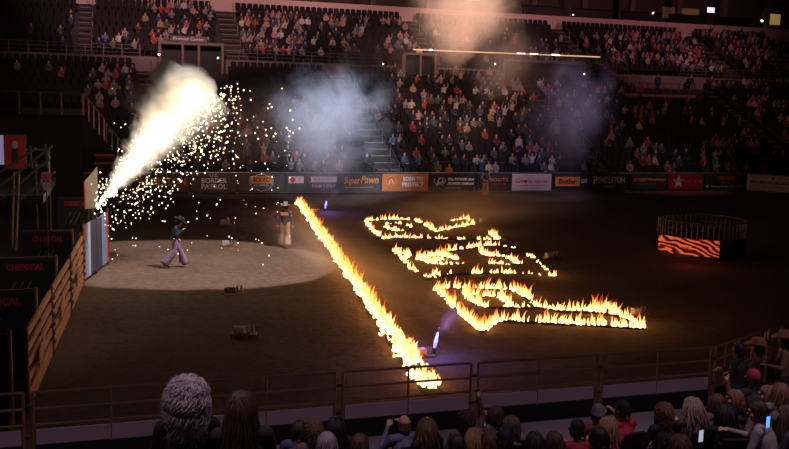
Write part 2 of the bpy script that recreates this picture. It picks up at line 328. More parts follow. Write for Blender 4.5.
def small_lamp(p, c, s, r, label, name='suite_lamp'):
    t = empty(name, p, label=label, cat='lamp'); MB().tube([(0, .05, .05), (0, .1, -(p[2] - 14.5))], .02, 6).build('stand', M_black, t); MB().lathe([(0, .09), (r * .6, .09), (r, -.02), (r * .9, -.03), (0, -.01)], 10).build('lamp_shade', M_black, t)
    MB().sphere((0, -.02, -.06), r * .8, 8, 6).build('bulb', mat('lamp_glow_%d' % int(c[2] * 100), c, emit=c, es=s), t)
small_lamp(wallY(653, 12, 83), (1, .75, .35), 6, .16, 'small yellow lamp in a suite above the fascia, left of the screen')
small_lamp(wallY(762, 20, 83), (1, .9, .55), 10, .16, 'bright yellow-white lamp in a suite above the fascia near the right end')
small_lamp(wallY(573, 14, 83), (.9, .75, .5), 4, .1, 'tiny pale lamp above the fascia beyond the smoke')
t = empty('television_screen', wallY(711, 10, 84), label='small glowing lavender screen in a suite above the fascia', cat='screen')
MB().box((0, .05, 0), (1.0, .06, .62)).build('screen_housing', M_black, t); MB().tube([(0, .12, 0), (0, .12, 14.5 - t.location.z)], .04, 6).build('stand', M_black, t); MB().box((0, .01, 0), (.9, .02, .54)).build('display', mat('screen_glow', (.5, .45, .9), emit=(.62, .55, 1), es=1.6), t)
for x0, c in ((772, (1, .62, .18)), (690, (.5, .28, .08)), (672, (.35, .2, .08))):
    p = wallY(x0, 10 + (x0 - 700) * .07, 88.2); MB().box((p.x, 88.2, 16.2), (2.3, .1, 1.2)).build('window_%d' % (x0 % 7), mat('lit_window_%d' % x0, c, emit=c, es=.22 if x0 == 772 else .08), kind='structure')

# doorway block at upper left with lettered header
def portal(name, x0, x1, z0, z1, posts, label, sign=None, light=None, y=71.3):
    t = empty(name, ((x0 + x1) / 2, y, z0), label=label, cat='doorway'); w_ = x1 - x0; h = z1 - z0
    MB().box((0, .35, h - .1), (w_, .9, .2)).build('header', M_conc, t)
    for px in posts: MB().box((px - (x0 + x1) / 2, -.05, h / 2), (.18, .2, h)).build('door_post', M_conc, t)
    MB().box((0, .62, h / 2 - .1), (w_ - .1, .1, h - .3)).build('dark_opening', M_black, t)
    MB().box((-w_ / 2 + .1, .3, h / 2), (.2, .8, h)).build('side_wall', M_conc, t); MB().box((w_ / 2 - .1, .3, h / 2), (.2, .8, h)).build('side_wall', M_conc, t)
    if sign: MB().box((-.2, -.14, h + .22), (2.7, .06, .42)).build('sign_board', mat('sign_grey', (.12, .11, .11)), t); text_mb(sign, .34, (-.2, -.2, h + .22), 2.3).build('sign_lettering', I_white, t)
    return t
portal('doorway_block', 3.3, 8.2, 6.9, 9.85, (3.4, 5.1, 6.3, 8.1), 'concrete doorway block with a lettered header at upper left', 'Premier Center')
portal('doorway_block', 22.6, 25.6, 7.9, 9.8, (22.8, 24.2, 25.5), 'small tunnel doorway between the smoke plumes, left end of the bright rail')
portal('doorway_block', 31.6, 39.4, 7.8, 9.6, (31.7, 39.3), 'wide dark tunnel opening under the right end of the bright rail')
for p, e in ((wallY(159, 54.5, 71), 22), (wallY(218, 58, 71), 14), (wallY(584, 74, 70.5), 26), (wallY(383, 64, 70.5), 14), (wallY(495, 64, 70.5), 9)):
    q = empty('door_light', p, label='tiny white door light ' + {22: 'on the wall left of the lettered doorway block', 14: 'on the wall right of the lettered doorway block', 26: 'in the wide tunnel opening', 9: 'just below the bright rail'}[e] if p.x < 9 or e != 14 else 'tiny white door light in the blue smoke by the small tunnel doorway', cat='lamp', group='door lights')
    MB().box((0, .05, 0), (.14, .08, .14)).build('lamp_housing', M_black, q); MB().sphere((0, -.02, 0), .06, 8, 6).build('bulb', mat('door_light_glow', (1, .9, .8), emit=(1, .9, .8), es=e / 2), q)
# landing with rails at the right, diagonal stair beside it
MB().box((45.6, 70.6, 6.75), (8.2, 1.9, .5)).build('floor_landing', mat('landing_edge', (.42, .33, .31), .8), kind='structure', label='pale concrete landing over the dark gap at the right of the far stands')
MB().box((45.6, 70.9, 5.9), (8.0, 1.4, 1.2)).build('wall_landing', M_black, kind='structure')
railing('guard_railing', [(41.6, 69.75, 7.0), (49.6, 69.75, 7.0)], .95, 'steel guard railing around the concrete landing at right', .8, 1)
def stairs(name, x, y0, z0, n, d, h, wd, label):
    t = empty(name, (x, y0, z0), label=label, cat='stairs', group='aisle stairs of the far stands')
    me = MB().box((0, 0, 0), (wd, d * .5, h * .5)).mesh('stair_step', mat('stair_concrete', (.06, .05, .048), .9)); nm = MB().box((0, -d * .26, h * .22), (wd, .05, .05)).mesh('step_edge', mat('step_edge_strip', (.26, .20, .16), .6))
    for k in range(n):
        s = link('step', me, t, loc=(0, d * k - d * .25, h * k - h * .25)); link('step_edge', nm, s)
    return t
for lvl, y0, z0, n, d, h in (('lower', Y0L, Z0L, ROWS_L, DL, HL), ('upper', Y0U, Z0U, ROWS_U, DU, HU)):
    for k, (ax, aw) in enumerate(AIS[lvl]):
        ords = ['first', 'second', 'third', 'fourth', 'fifth'][k]
        stairs('aisle_stairs', ax, y0 + .3, z0 + h * .5, n - 1, d, h, aw - .1, '%s aisle stairs of the far stands, %s aisle from the chutes' % (lvl, ords))
        railing('aisle_handrail', [(ax + aw / 2, y0 + .6, z0 + h * .4), (ax + aw / 2, y0 + d * (n - 1), z0 + h * (n - 1))], .85, 'sloping handrail of the %s stands, %s aisle from the chutes' % (lvl, ords), 2.2, 0, r=.022)
# side-on stair block with balusters beside the landing
t = empty('balustrade_stairs', (40.3, 71.2, 7.0), label='diagonal stair flight with closely spaced balusters left of the landing', cat='stairs')
for k in range(11): MB().box((.1 + .42 * k, .3, 2.6 - .22 * k), (.42, 1.0, .2)).build('step', M_conc, t)
for k in range(12): MB().box((.0 + .4 * k, -.25, 3.15 - .21 * k), (.035, .035, .95)).build('baluster', M_rust, t)
MB().tube([(0, -.25, 3.65), (4.6, -.25, 1.25)], .03, 5).build('handrail', M_rust, t)
# thin metal rail above the tunnels; the light it catches is set as emission
t = empty('glow_rail', wallY(415, 50, 69), label='long thin rail, gold glow painted in, above the tunnel openings under the amber smoke', cat='rail')
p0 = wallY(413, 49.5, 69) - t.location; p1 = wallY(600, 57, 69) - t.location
brass = mat('glowing_brass', (.95, .72, .38), .4, emit=(1, .62, .30), es=.75)
MB().tube([p0, p1], .055, 6).build('glowing_bar', brass, t)
for k in range(8): q = p0.lerp(p1, k / 7); MB().box(q + Vector((0, 1.2, -.1)), (.05, 2.4, .05)).build('bracket', M_dsteel, t)
for k, u in ((0, .09), (1, .56), (2, .63), (3, .75)):
    q = p0.lerp(p1, u); MB().box(q + Vector((0, -.03, .03)), (.22 if k == 0 else .7, .05, .09)).build('painted_glint', mat('added_rail_light', (1, .9, 1), emit=(.95, .88, 1), es=5), t)  # glints on the rail, built as small glowing bars
lamp('added_rail_light', 'SPOT', (32, 62, 14), 300, (1, .72, .4), aim=(31, 69, 9.8), size=.2, angle=70)  # unseen spot added to brighten the rail

# ------------------------------------------------------------------ far seats and spectators
def seat_mesh():
    s = MB(); s.box((0, -.02, .42), (.44, .40, .06)); s.box((0, .20, .68), (.44, .05, .48), rx=R(-8)); s.box((0, .235, .94), (.34, .05, .06), rx=R(-8)); s.box((0, .05, .2), (.06, .2, .4))
    return s
ME_SEAT = seat_mesh().mesh('stadium_seat', M_seat)

def capsule(p0, r0, p1, r1, n=10, m=4):
    p0 = Vector(p0); p1 = Vector(p1); t = (p1 - p0); L = t.length; t = t.normalized() if L > 1e-6 else Vector((0, 0, 1)); M = t.to_track_quat('Z', 'Y').to_matrix()
    prof = [(-r0 * math.cos(math.pi / 2 * i / m), r0 * math.sin(math.pi / 2 * i / m)) for i in range(1, m + 1)] + [(L + r1 * math.sin(math.pi / 2 * i / m), r1 * math.cos(math.pi / 2 * i / m)) for i in range(m)]
    vs = [p0 + M @ Vector((0, 0, -r0))]
    for z, r in prof: vs += [p0 + M @ Vector((r * math.cos(2 * math.pi * k / n), r * math.sin(2 * math.pi * k / n), z)) for k in range(n)]
    vs.append(p0 + M @ Vector((0, 0, L + r1))); q = len(prof); fs = [(0, 1 + (k + 1) % n, 1 + k) for k in range(n)]
    for i in range(q - 1):
        for k in range(n): fs.append((1 + i * n + k, 1 + i * n + (k + 1) % n, 1 + (i + 1) * n + (k + 1) % n, 1 + (i + 1) * n + k))
    e = len(vs) - 1; fs += [(e, 1 + (q - 1) * n + k, 1 + (q - 1) * n + (k + 1) % n) for k in range(n)]
    return vs, fs
def remesh(prims, voxel, name, mats, smooth_it=1):
    """prims: ('c', matindex, p0, r0, p1, r1) or ('e', matindex, centre, radii). Grown into ONE continuous skin."""
    mb = MB()
    for p in prims:
        if p[0] == 'c': mb.add(*capsule(*p[2:6]))
        else: mb.sphere(p[2], p[3], 14, 10)
    me = mb.mesh('tmp', mats[0]); o = bpy.data.objects.new('tmp', me); col.objects.link(o)
    md = o.modifiers.new('r', 'REMESH'); md.mode = 'VOXEL'; md.voxel_size = voxel; md.use_smooth_shade = True
    if smooth_it:
        sm = o.modifiers.new('s', 'SMOOTH'); sm.factor = .5; sm.iterations = smooth_it
    out = bpy.data.meshes.new_from_object(o.evaluated_get(bpy.context.evaluated_depsgraph_get())); bpy.data.objects.remove(o); bpy.data.meshes.remove(me)
    out.name = name; out.materials.clear()
    for m in mats: out.materials.append(m)
    import numpy as np
    n = len(out.polygons); c = np.empty(n * 3, 'f'); out.polygons.foreach_get('center', c); c = c.reshape(-1, 3)
    best = np.full(n, 1e9); mi = np.zeros(n, 'i')
    for p in prims:
        if p[0] == 'c':
            a = np.array(p[2], 'f'); b = np.array(p[4], 'f'); ab = b - a; L = max(float(ab @ ab), 1e-9)
            u = np.clip(((c - a) @ ab) / L, 0, 1); d = np.linalg.norm(c - (a + u[:, None] * ab), axis=1) - (p[3] + (p[5] - p[3]) * u)
        else:
            r = np.array(p[3] if isinstance(p[3], (tuple, list)) else (p[3],) * 3, 'f'); q = (c - np.array(p[2], 'f')) / r; k = np.linalg.norm(q, axis=1); d = (k - 1) * r.min()
        sel = d < best; best[sel] = d[sel]; mi[sel] = p[1]
    out.polygons.foreach_set('material_index', mi); out.polygons.foreach_set('use_smooth', [True] * n); out.update()
    return out
SKIN, SHIRT, PANTS, SHOE, EYE, HAIRM = range(6)
M_skin = mat('skin', (.62, .36, .26), .6); M_shirt = objcol_mat('shirt_cloth'); M_pants = mat('dark_denim', (.035, .04, .06), .85, var=.3, scale=20)
M_shoe = mat('boot_leather', (.05, .03, .02), .5); M_eye = mat('eye_dark', (.02, .015, .012), .3); M_hairb = mat('hair_plain', (.05, .03, .02), .8)
HM = [M_skin, M_shirt, M_pants, M_shoe, M_eye, M_hairb]
def human(J, fine=True, female=False, slump=0, look=0, nod=0, fingers=True, shirt_arm=True, hair=False, curl=.5):
    """J: joints in metres, figure faces +Y. Returns prims of one continuous body."""
    P = []; V = Vector; J = {k: V(v) for k, v in J.items()}
    pel, ch, nk, hd = J['pelvis'], J['chest'], J['neck'], J['head']; k = .92 if female else 1
    P.append(('e', PANTS, pel, (.17, .125, .12))); P.append(('c', SHIRT, pel + V((0, 0, .05)), .135 * k, ch, .155 * k)); P.append(('e', SHIRT, ch, (.185 * k, .125, .17)))
    P.append(('c', SHIRT, pel + V((-.05, 0, .06)), .11, ch + V((-.07, 0, .02)), .115 * k)); P.append(('c', SHIRT, pel + V((.05, 0, .06)), .11, ch + V((.07, 0, .02)), .115 * k))
    P.append(('c', SHIRT, J['shL'].lerp(nk, .12), .068 * k, J['shR'].lerp(nk, .12), .068 * k)); P.append(('c', SHIRT, ch + V((0, 0, .1)), .1, nk - V((0, 0, .03)), .068))
    P.append(('c', SKIN, nk - V((0, 0, .04)), .056 * k, hd - V((0, .01, .07)), .052 * k))
    Rh = Matrix.Rotation(look, 3, 'Z') @ Matrix.Rotation(-nod, 3, 'X')
    h = lambda x, y, z: hd + Rh @ V((x, y, z))
    P.append(('e', SKIN, h(0, -.012, .02), (.078, .096, .105))); P.append(('c', SKIN, h(0, .02, -.02), .066, h(0, .045, -.075), .036)); P.append(('e', SKIN, h(0, .055, -.1), (.025, .02, .02)))
    if fine:
        P.append(('c', SKIN, h(0, .085, .02), .009, h(0, .108, -.022), .014)); P.append(('e', SKIN, h(0, .085, .03), (.05, .012, .012)))
        for s in (-1, 1):
            P.append(('e', SKIN, h(.078 * s, -.012, -.005), (.014, .024, .034))); P.append(('e', EYE, h(.032 * s, .085, .012), (.012, .008, .008))); P.append(('e', SKIN, h(.04 * s, .06, -.03), (.026, .026, .022)))
        P.append(('e', EYE, h(0, .089, -.055), (.024, .008, .006)))
    if hair:
        P.append(('e', HAIRM, h(0, -.028, .045), (.086, .094, .09)))
    for s, S in ((-1, 'L'), (1, 'R')):
        sh, el, wr = J['sh' + S], J['el' + S], J['wr' + S]
        P.append(('c', SHIRT, sh, .062 * k, el, .046 * k)); P.append(('c', SHIRT if shirt_arm else SKIN, el, .045 * k, wr, .031 * k))
        d = (wr - el).normalized(); hn = J.get('hd' + S, d); hn = V(hn).normalized(); P.append(('c', SKIN, wr, .026, wr + hn * .03, .027))
        side = hn.cross(V((0, 0, 1)) if abs(hn.z) < .85 else V((0, 1, 0))).normalized(); nrm = side.cross(hn).normalized()
        pc = wr + hn * .05
        if fingers and fine:
            for f in range(4): b0 = wr + hn * .02 + side * (-.012 + .008 * f); P.append(('c', SKIN, b0, .016, wr + hn * .085 + side * (-.030 + .020 * f), .011))
            for f, ln in enumerate((.060, .072, .066, .050)):
                a0 = wr + hn * .088 + side * (-.032 + .0215 * f); a1 = a0 + (hn * math.cos(curl) - nrm * math.sin(curl)) * ln * .5; a2 = a1 + (hn * math.cos(curl * 2.2) - nrm * math.sin(curl * 2.2)) * ln * .5
                P.append(('c', SKIN, a0, .0095, a1, .0088)); P.append(('c', SKIN, a1, .0088, a2, .0075))
            tb = wr + hn * .035 - side * s * .025; t1 = tb + (hn * .7 - side * s * .8).normalized() * .035; P.append(('c', SKIN, tb, .013, t1, .0105)); P.append(('c', SKIN, t1, .0105, t1 + (hn * .9 - nrm * .4).normalized() * .03, .0085))
        else: P.append(('e', SKIN, pc + hn * .03, (.035, .035, .04)))
        hp, kn, an = J['hp' + S], J['kn' + S], J['an' + S]
        P.append(('c', PANTS, hp, .095, kn, .062)); P.append(('c', PANTS, kn, .060, an, .042)); tf = V(J.get('ft' + S, (0, 1, 0))).normalized()
        P.append(('c', SHOE, an + V((0, 0, -.02)) - tf * .03, .045, an + tf * .15 + V((0, 0, -.04)), .038)); P.append(('c', SHOE, an + V((0, 0, .06)), .05, an, .047))
    return P
def seated(arms, lean=0, turn=0):
    s, c = math.sin(lean), math.cos(lean)
    J = dict(pelvis=(0, 0, .55), chest=(0, s * .35, .55 + c * .33), neck=(0, s * .52, .55 + c * .52), head=(0, s * .62 + .02, .55 + c * .66), hpL=(-.09, .03, .52), hpR=(.09, .03, .52), knL=(-.15, .45, .53), knR=(.15, .45, .53), anL=(-.15, .48, .1), anR=(.15, .48, .1))
    y = s * .47; z = .55 + c * .47
    J['shL'] = (-.185, y, z); J['shR'] = (.185, y, z)
    A = dict(lap=((-.25, y + .08, z - .27), (-.08, y + .33, z - .36)), up=((-.28, y + .17, z - .2), (-.12, y + .30, z + .06)), clap=((-.26, y + .18, z - .22), (-.04, y + .38, z - .12)), high=((-.28, y + .1, z + .2), (-.22, y + .14, z + .46)), side=((-.30, y + .02, z - .27), (-.28, y + .22, z - .42)))
    for S, a in zip('LR', arms):
        e, w_ = A[a]; q = 1 if S == 'L' else -1; J['el' + S] = (e[0] * q, e[1], e[2]); J['wr' + S] = (w_[0] * q, w_[1], w_[2])
    return J
FAR = []
for a, l in ((('lap', 'lap'), .0), (('lap', 'lap'), .3), (('clap', 'clap'), .12), (('high', 'high'), .05), (('up', 'lap'), .1), (('side', 'lap'), -.05)):
    FAR.append((remesh(human(seated(a, l), fine=False, hair=True, fingers=False), .036, 'spectator', HM, 0), {'lap': 'sitting', 'clap': 'clapping', 'high': 'arms raised', 'up': 'one hand raised', 'side': 'sitting back'}[a[0]] if l != .3 else 'leaning forward'))
def standing(**kw):
    J = dict(pelvis=(0, 0, .97), chest=(0, 0, 1.27), neck=(0, -.01, 1.47), head=(0, .02, 1.61), shL=(-.19, 0, 1.42), shR=(.19, 0, 1.42), elL=(-.25, -.03, 1.14), elR=(.25, -.03, 1.14), wrL=(-.25, .07, .9), wrR=(.25, .07, .9), hpL=(-.09, 0, .93), hpR=(.09, 0, .93), knL=(-.11, .02, .5), knR=(.11, .02, .5), anL=(-.12, -.01, .09), anR=(.12, -.01, .09))
    J.update(kw); return J
FARSTAND = remesh(human(standing(), fine=False, hair=True, fingers=False), .036, 'spectator_standing', HM, 0)

DENS = [  # x0, y0, x1, y1, share of seats taken
    (0, 95, 789, 175, .10), (390, 60, 560, 165, .33), (392, 100, 470, 165, .42), (560, 78, 640, 135, .30), (560, 135, 640, 165, .15), (640, 84, 790, 122, .14), (600, 104, 668, 120, .42),
    (640, 120, 790, 165, .13), (745, 95, 790, 165, .34), (640, 120, 700, 142, .02), (635, 140, 690, 162, .38), (700, 138, 740, 165, .35), (180, 100, 390, 168, .26), (88, 62, 150, 110, .5), (40, 60, 62, 80, .4), (0, 60, 40, 120, .05),
    (-20, 0, 60, 48, .02), (60, 10, 140, 48, .24), (145, 0, 215, 42, .42), (232, 10, 302, 56, .72), (302, 14, 400, 56, .32), (400, 22, 430, 50, .5), (430, 22, 540, 60, .2), (540, 32, 600, 60, .45), (604, 28, 790, 84, .50), (604, 28, 700, 60, .55), (610, 60, 670, 80, .3), (215, 0, 232, 60, 0)]
def density(x, y):
    d = 0
    for x0, y0, x1, y1, v in DENS:
        if x0 <= x < x1 and y0 <= y < y1: d = v
    return d
COLS = [('black', (.03, .03, .035), 9), ('dark grey', (.10, .10, .11), 5), ('navy', (.04, .06, .14), 5), ('red', (.42, .07, .07), 3), ('white', (.60, .55, .52), 4), ('grey', (.28, .26, .26), 6), ('blue', (.12, .17, .28), 2), ('pink', (.50, .28, .28), 2), ('maroon', (.17, .04, .04), 2), ('teal', (.08, .20, .21), 1), ('tan', (.42, .30, .20), 2), ('olive', (.16, .16, .08), 1)]
CW = [c for c in COLS for _ in range(c[2])]
BN = [(-99, 1.9, 'the chutes'), (1.9, 4.3, 'the left PENDLETON banner'), (4.3, 7.1, 'the BORDER PATROL banner'), (7.1, 10.07, 'the shield banner'), (10.07, 13.4, 'the split-strip banner'), (13.4, 16.3, 'the orange script banner'), (16.3, 19.5, 'the BORN TO PROTECT banner'), (19.5, 22.75, 'the looping P banner'), (22.75, 25.3, 'the standing cowboy'), (25.3, 28.35, 'the pale pink banner'), (28.35, 31.2, 'the Butler banner'), (31.2, 34.25, 'the PENDLETON WHISKY banner'), (34.25, 37.35, 'the orange name banner'), (37.35, 40.4, 'the star banner'), (40.4, 44, 'the red name banner'), (44, 99, 'the white corner banner')]
def over(px):   # which banner lies straight below this picture column
    X = wallY(px, 183, 55).x
    for a, b, n in BN:
        if a <= X < b: return n
    return 'the white corner banner'
ORD = ['front', 'second', 'third', 'fourth', 'fifth', 'sixth', 'seventh', 'eighth', 'ninth', 'tenth', 'eleventh', 'twelfth', 'thirteenth', 'fourteenth', 'fifteenth', 'sixteenth', 'seventeenth', 'eighteenth']
seats = []; rs0 = random.Random(2)
for lvl, n, y0, z0, d, h in (('lower', ROWS_L, Y0L, Z0L, DL, HL), ('upper', ROWS_U, Y0U, Z0U, DU, HU)):
    for k in range(n):
        yy = y0 + d * k + d * .55; zz = z0 + h * k; x = XA + .4 + rs0.uniform(0, .5)
        while x < XB - .4:
            x += .52
            if any(abs(x - ax) < aw / 2 + .28 for ax, aw in AIS[lvl]): continue
            if lvl == 'lower' and k >= 13 and (41.3 < x < 50 or 2.9 < x < 8.5 and k >= 14): continue
            if lvl == 'lower' and k >= 16 and (31.2 < x < 39.8 or 22.3 < x < 25.9): continue
            px, py = proj((x, yy, zz + 1.1))
            if px < -12 or px > 800 or py < -12: continue
            if lvl == 'lower' and px < 84 and py > 96: continue
            seats.append((x, yy, zz, px, py, k, lvl))
rs = random.Random(11); people = []; empties = []
for s in seats:
    cl = .55 + .9 * (noise.noise(Vector((s[0] * .55, s[1] * .7, s[2]))) + .5)      # people sit in clusters
    (people if rs.random() < density(s[3], s[4]) * cl * 1.05 else empties).append(s)
FARCROWD = 300 - 48
people.sort(key=lambda s: s[1]); rest = people[FARCROWD:]; people = people[:FARCROWD]
used = {}
for i, (x, y, z, px, py, k, lvl) in enumerate(people):
    me, pose = rs.choice(FAR) if rs.random() < .6 else FAR[0]; c = rs.choice(CW)
    if px > 600 and rs.random() < .25: c = COLS[3]
    lab = 'spectator in %s top %s, %s row %s stands above %s' % (c[0], pose, ORD[k], lvl, over(px).replace('the left ', '').replace('the ', ''))
    o = link('person', me, loc=(x, y - .06, z + (-.07 if pose != 'arms raised' else .02)), rz=math.pi + rs.uniform(-.35, .35), cat='person', group='spectators in the far stands', color=c[1]); lab = ' '.join(lab.split()); o['label'] = lab
    o.scale = (1, 1, rs.uniform(.95, 1.06)); used.setdefault(lab, []).append((px, o))
def number_off(used):      # look-alikes over the same banner are told apart by their order from the left
    for lab, v in used.items():
        if len(v) > 1:
            for q, (_, o) in enumerate(sorted(v, key=lambda t: t[0])):
                o['label'] = (lab.replace(', ', ', %s from left in ' % (['first', 'second', 'third', 'fourth', 'fifth', 'sixth', 'seventh', 'eighth', 'ninth'][min(q, 8)]), 1)).replace('spectator in', 'person in').replace(' sitting,', ',')
number_off(used)
import numpy as np
def joined(name, items, mats, label, cat):
    """many small copies written into ONE mesh. items: (mesh, x, y, z, rz, colour material index)"""
    V_ = []; F_ = []; MI = []; k = 0
    for me, x, y, z, rz, ci in items:
        co = np.empty(len(me.vertices) * 3, 'f'); me.vertices.foreach_get('co', co); co = co.reshape(-1, 3); c, s = math.cos(rz), math.sin(rz)
        co = np.stack([co[:, 0] * c - co[:, 1] * s + x, co[:, 0] * s + co[:, 1] * c + y, co[:, 2] + z], 1); V_.append(co)
        for p in me.polygons:
            F_.append([v + k for v in p.vertices]); MI.append(ci if p.material_index == 1 and ci is not None else p.material_index)
        k += len(co)
    me = bpy.data.meshes.new(name); me.from_pydata(np.concatenate(V_).tolist(), [], F_)
    for m in mats: me.materials.append(m)
    me.polygons.foreach_set('material_index', MI); me.update(); return link(name, me, label=label, cat=cat, kind='stuff')
LOW = []
for a, l in ((('lap', 'lap'), .05), (('clap', 'clap'), .25), (('high', 'lap'), .0)):
    LOW.append(remesh(human(seated(a, l), fine=False, hair=True, fingers=False), .055, 'low', HM, 0))
cm = [mat('shirt_' + c[0].replace(' ', '_'), c[1], .8) for c in COLS]
joined('crowd', [(rs.choice(LOW), x, y - .06, z - .05, math.pi + rs.uniform(-.3, .3), 6 + rs.choice([i for i, c in enumerate(COLS) for _ in range(c[2])])) for x, y, z, *_ in rest], HM + cm, 'crowd of spectators filling the upper far stands under the pink fascia', 'crowd')
empties.sort(key=lambda s: s[1])
usedS = {}
for x, y, z, px, py, k, lvl in empties[:262]:
    lab = 'empty black seat, %s row %s stands above %s' % (ORD[k], lvl, over(px).replace('the left ', '').replace('the ', ''))
    usedS.setdefault(lab, []).append((px, link('stadium_seat', ME_SEAT, loc=(x, y, z), cat='seat', group='empty seats in the far stands', label=lab)))
number_off(usedS)
joined('seat_rows', [(ME_SEAT, x, y, z, 0, None) for x, y, z, *_ in empties[262:] + rest + people], [M_seat], 'rows of black folding seats on the upper tiers of the far stands', 'seats')
# standing people in the far stands
for px, py, dep, c, rz, lab in ((129, 80, 74, (.05, .05, .06), 2.8, 'spectator in dark clothes standing below the parapet behind the chutes'), (456, 72, 71, (.5, .42, .36), 2.9, 'spectator in pale shirt standing under the bright rail, arm out'), (519, 142, 64, (.8, .68, .62), 3.2, 'spectator in white shirt standing above the pale pink banner'),
        (640, 88, 72.5, (.55, .2, .22), 3.0, 'person in red top standing on the railed landing'), (658, 80, 74, (.08, .15, .4), 3.1, 'person in blue top at the top of the railed landing'), (593, 40, 79, (.02, .02, .02), 3.0, 'person in black standing against the left end of clear fascia'), (718, 40, 82, (.02, .02, .02), 3.1, 'person in black standing against the right part of the fascia'), (449, 171, 60.2, (.8, .16, .05), 3.1, 'person in orange vest standing behind the looping P banner')):
    o = link('person', FARSTAND, loc=atd(px, py, dep) - Vector((0, 0, 1.25)), rz=rz, label=lab, cat='person', color=c, group='standing people in the far stands')
print('PEOPLE', len(people), len(rest), 'seats', len(seats), 'dup labels', sum(1 for v in used.values() if len(v) > 1))

# ------------------------------------------------------------------ fire
def flame_material(name, hgt, e=9.0):
    m = bpy.data.materials.new(name); m.use_nodes = True; nt = m.node_tree; nt.nodes.clear(); L = nt.links.new; N = nt.nodes.new
    out = N('ShaderNodeOutputMaterial'); g = N('ShaderNodeNewGeometry'); sp = N('ShaderNodeSeparateXYZ'); L(g.outputs['Position'], sp.inputs[0])
    no = N('ShaderNodeTexNoise'); no.inputs['Scale'].default_value = 7; L(g.outputs['Position'], no.inputs['Vector'])
    dv = N('ShaderNodeMath'); dv.operation = 'DIVIDE'; L(sp.outputs[2], dv.inputs[0]); dv.inputs[1].default_value = hgt
    ad = N('ShaderNodeMath'); ad.operation = 'MULTIPLY_ADD'; L(no.outputs['Fac'], ad.inputs[0]); ad.inputs[1].default_value = .3; L(dv.outputs[0], ad.inputs[2])
    cr = N('ShaderNodeValToRGB'); L(ad.outputs[0], cr.inputs[0]); E = cr.color_ramp.elements
    E[0].position = .15; E[0].color = (1, .54, .19, 1); E[1].position = 1.1; E[1].color = (1, .14, .01, 1); x = E.new(.6); x.color = (1, .36, .075, 1)
    st = N('ShaderNodeMapRange'); L(ad.outputs[0], st.inputs[0]); st.inputs[1].default_value = .25; st.inputs[2].default_value = 1.1; st.inputs[3].default_value = e; st.inputs[4].default_value = e * .16
    em = N('ShaderNodeEmission'); L(cr.outputs[0], em.inputs[0]); L(st.outputs[0], em.inputs[1])
    tr = N('ShaderNodeBsdfTransparent'); lw = N('ShaderNodeLayerWeight'); lw.inputs[0].default_value = .35
    mx = N('ShaderNodeMixShader'); L(lw.outputs['Facing'], mx.inputs[0]); L(em.outputs[0], mx.inputs[1]); L(tr.outputs[0], mx.inputs[2]); L(mx.outputs[0], out.inputs[0])
    return m
M_flame = flame_material('trail_flame', .5, 8); M_flame2 = flame_material('letter_flame', .42, 6)
rf = random.Random(5)
def tongue(mb, p, r, h):
    n = 5; lean = Vector((rf.uniform(-.5, .7), rf.uniform(-.4, .4), 0)) * h * .5; ph = rf.uniform(0, 6); p = Vector(p); rings = []
    for t, q in ((0, .7), (.2, 1), (.45, .75), (.72, .35)):
        c = p + Vector((math.sin(ph + t * 4) * r * .5, math.cos(ph + t * 5) * r * .4, h * t)) + lean * t * t
        rings.append([c + Vector((math.cos(2 * math.pi * k / n + ph) * r * q, math.sin(2 * math.pi * k / n + ph) * r * q, rf.uniform(-.1, .1) * h * .3 if t else 0)) for k in range(n)])
    vs = [v for a in rings for v in a] + [p + lean + Vector((0, 0, h))]
    fs = [(i * n + k, i * n + (k + 1) % n, (i + 1) * n + (k + 1) % n, (i + 1) * n + k) for i in range(3) for k in range(n)] + [(3 * n + k, 3 * n + (k + 1) % n, 4 * n) for k in range(n)]
    mb.add(vs, fs)
T0 = ground(299, 203); T1 = ground(433, 394)
ft = empty('fire_trail', T0, label='long straight burning fuel trail across the dirt, left of the burning letters', cat='fire')
m_ = MB(); L_ = (T1 - T0).length; dr = (T1 - T0).normalized(); sd = Vector((dr.y, -dr.x, 0))
for k in range(2300):
    u = rf.random(); w_ = rf.gauss(0, .5) * (.16 if u < .85 else .24)
    if u > .86 and noise.noise(Vector((u * L_ * 1.9, 3, 0))) < -.12: continue
    if u > .93 and rf.random() < .4: continue
    hh = rf.choice((.7, .8, 1, 1, 1.5)) * rf.uniform(.10, .36) * (1.35 - min(1, abs(w_) * 2.2)) * (1 + .5 * noise.noise(Vector((u * L_ * 1.2, 0, 7))))
    tongue(m_, T0.lerp(T1, u) - T0 + sd * w_ + Vector((0, 0, .02)), rf.uniform(.022, .06), hh * .82)
m_.build('flame', M_flame, ft, kind='stuff')
m_ = MB(); NN = 60
M_char = mat('charred_dirt', (.02, .014, .01), .95, var=.4, scale=6, bump=.5)
vs = []
for k in range(NN + 1):
    c = T0.lerp(T1, k / NN) - T0; wv = .24 + .1 * noise.noise(Vector((k * .7, 1, 1))); vs += [c + sd * wv + Vector((0, 0, .025)), c + Vector((0, 0, .06)), c - sd * wv + Vector((0, 0, .025))]
m_.add(vs, [f for k in range(NN) for f in ((k * 3, k * 3 + 1, k * 3 + 4, k * 3 + 3), (k * 3 + 1, k * 3 + 2, k * 3 + 5, k * 3 + 4))]); m_.build('charred_strip', M_char, ft)
for k in range(14):
    lamp('fire_light', 'POINT', T0.lerp(T1, (k + .5) / 14) + Vector((0, 0, .55)), 12, (1, .42, .10), size=.35)
def zz(ox, oy, sc_, pts): return [ground(ox + x / sc_, oy + y / sc_) for x, y in pts]
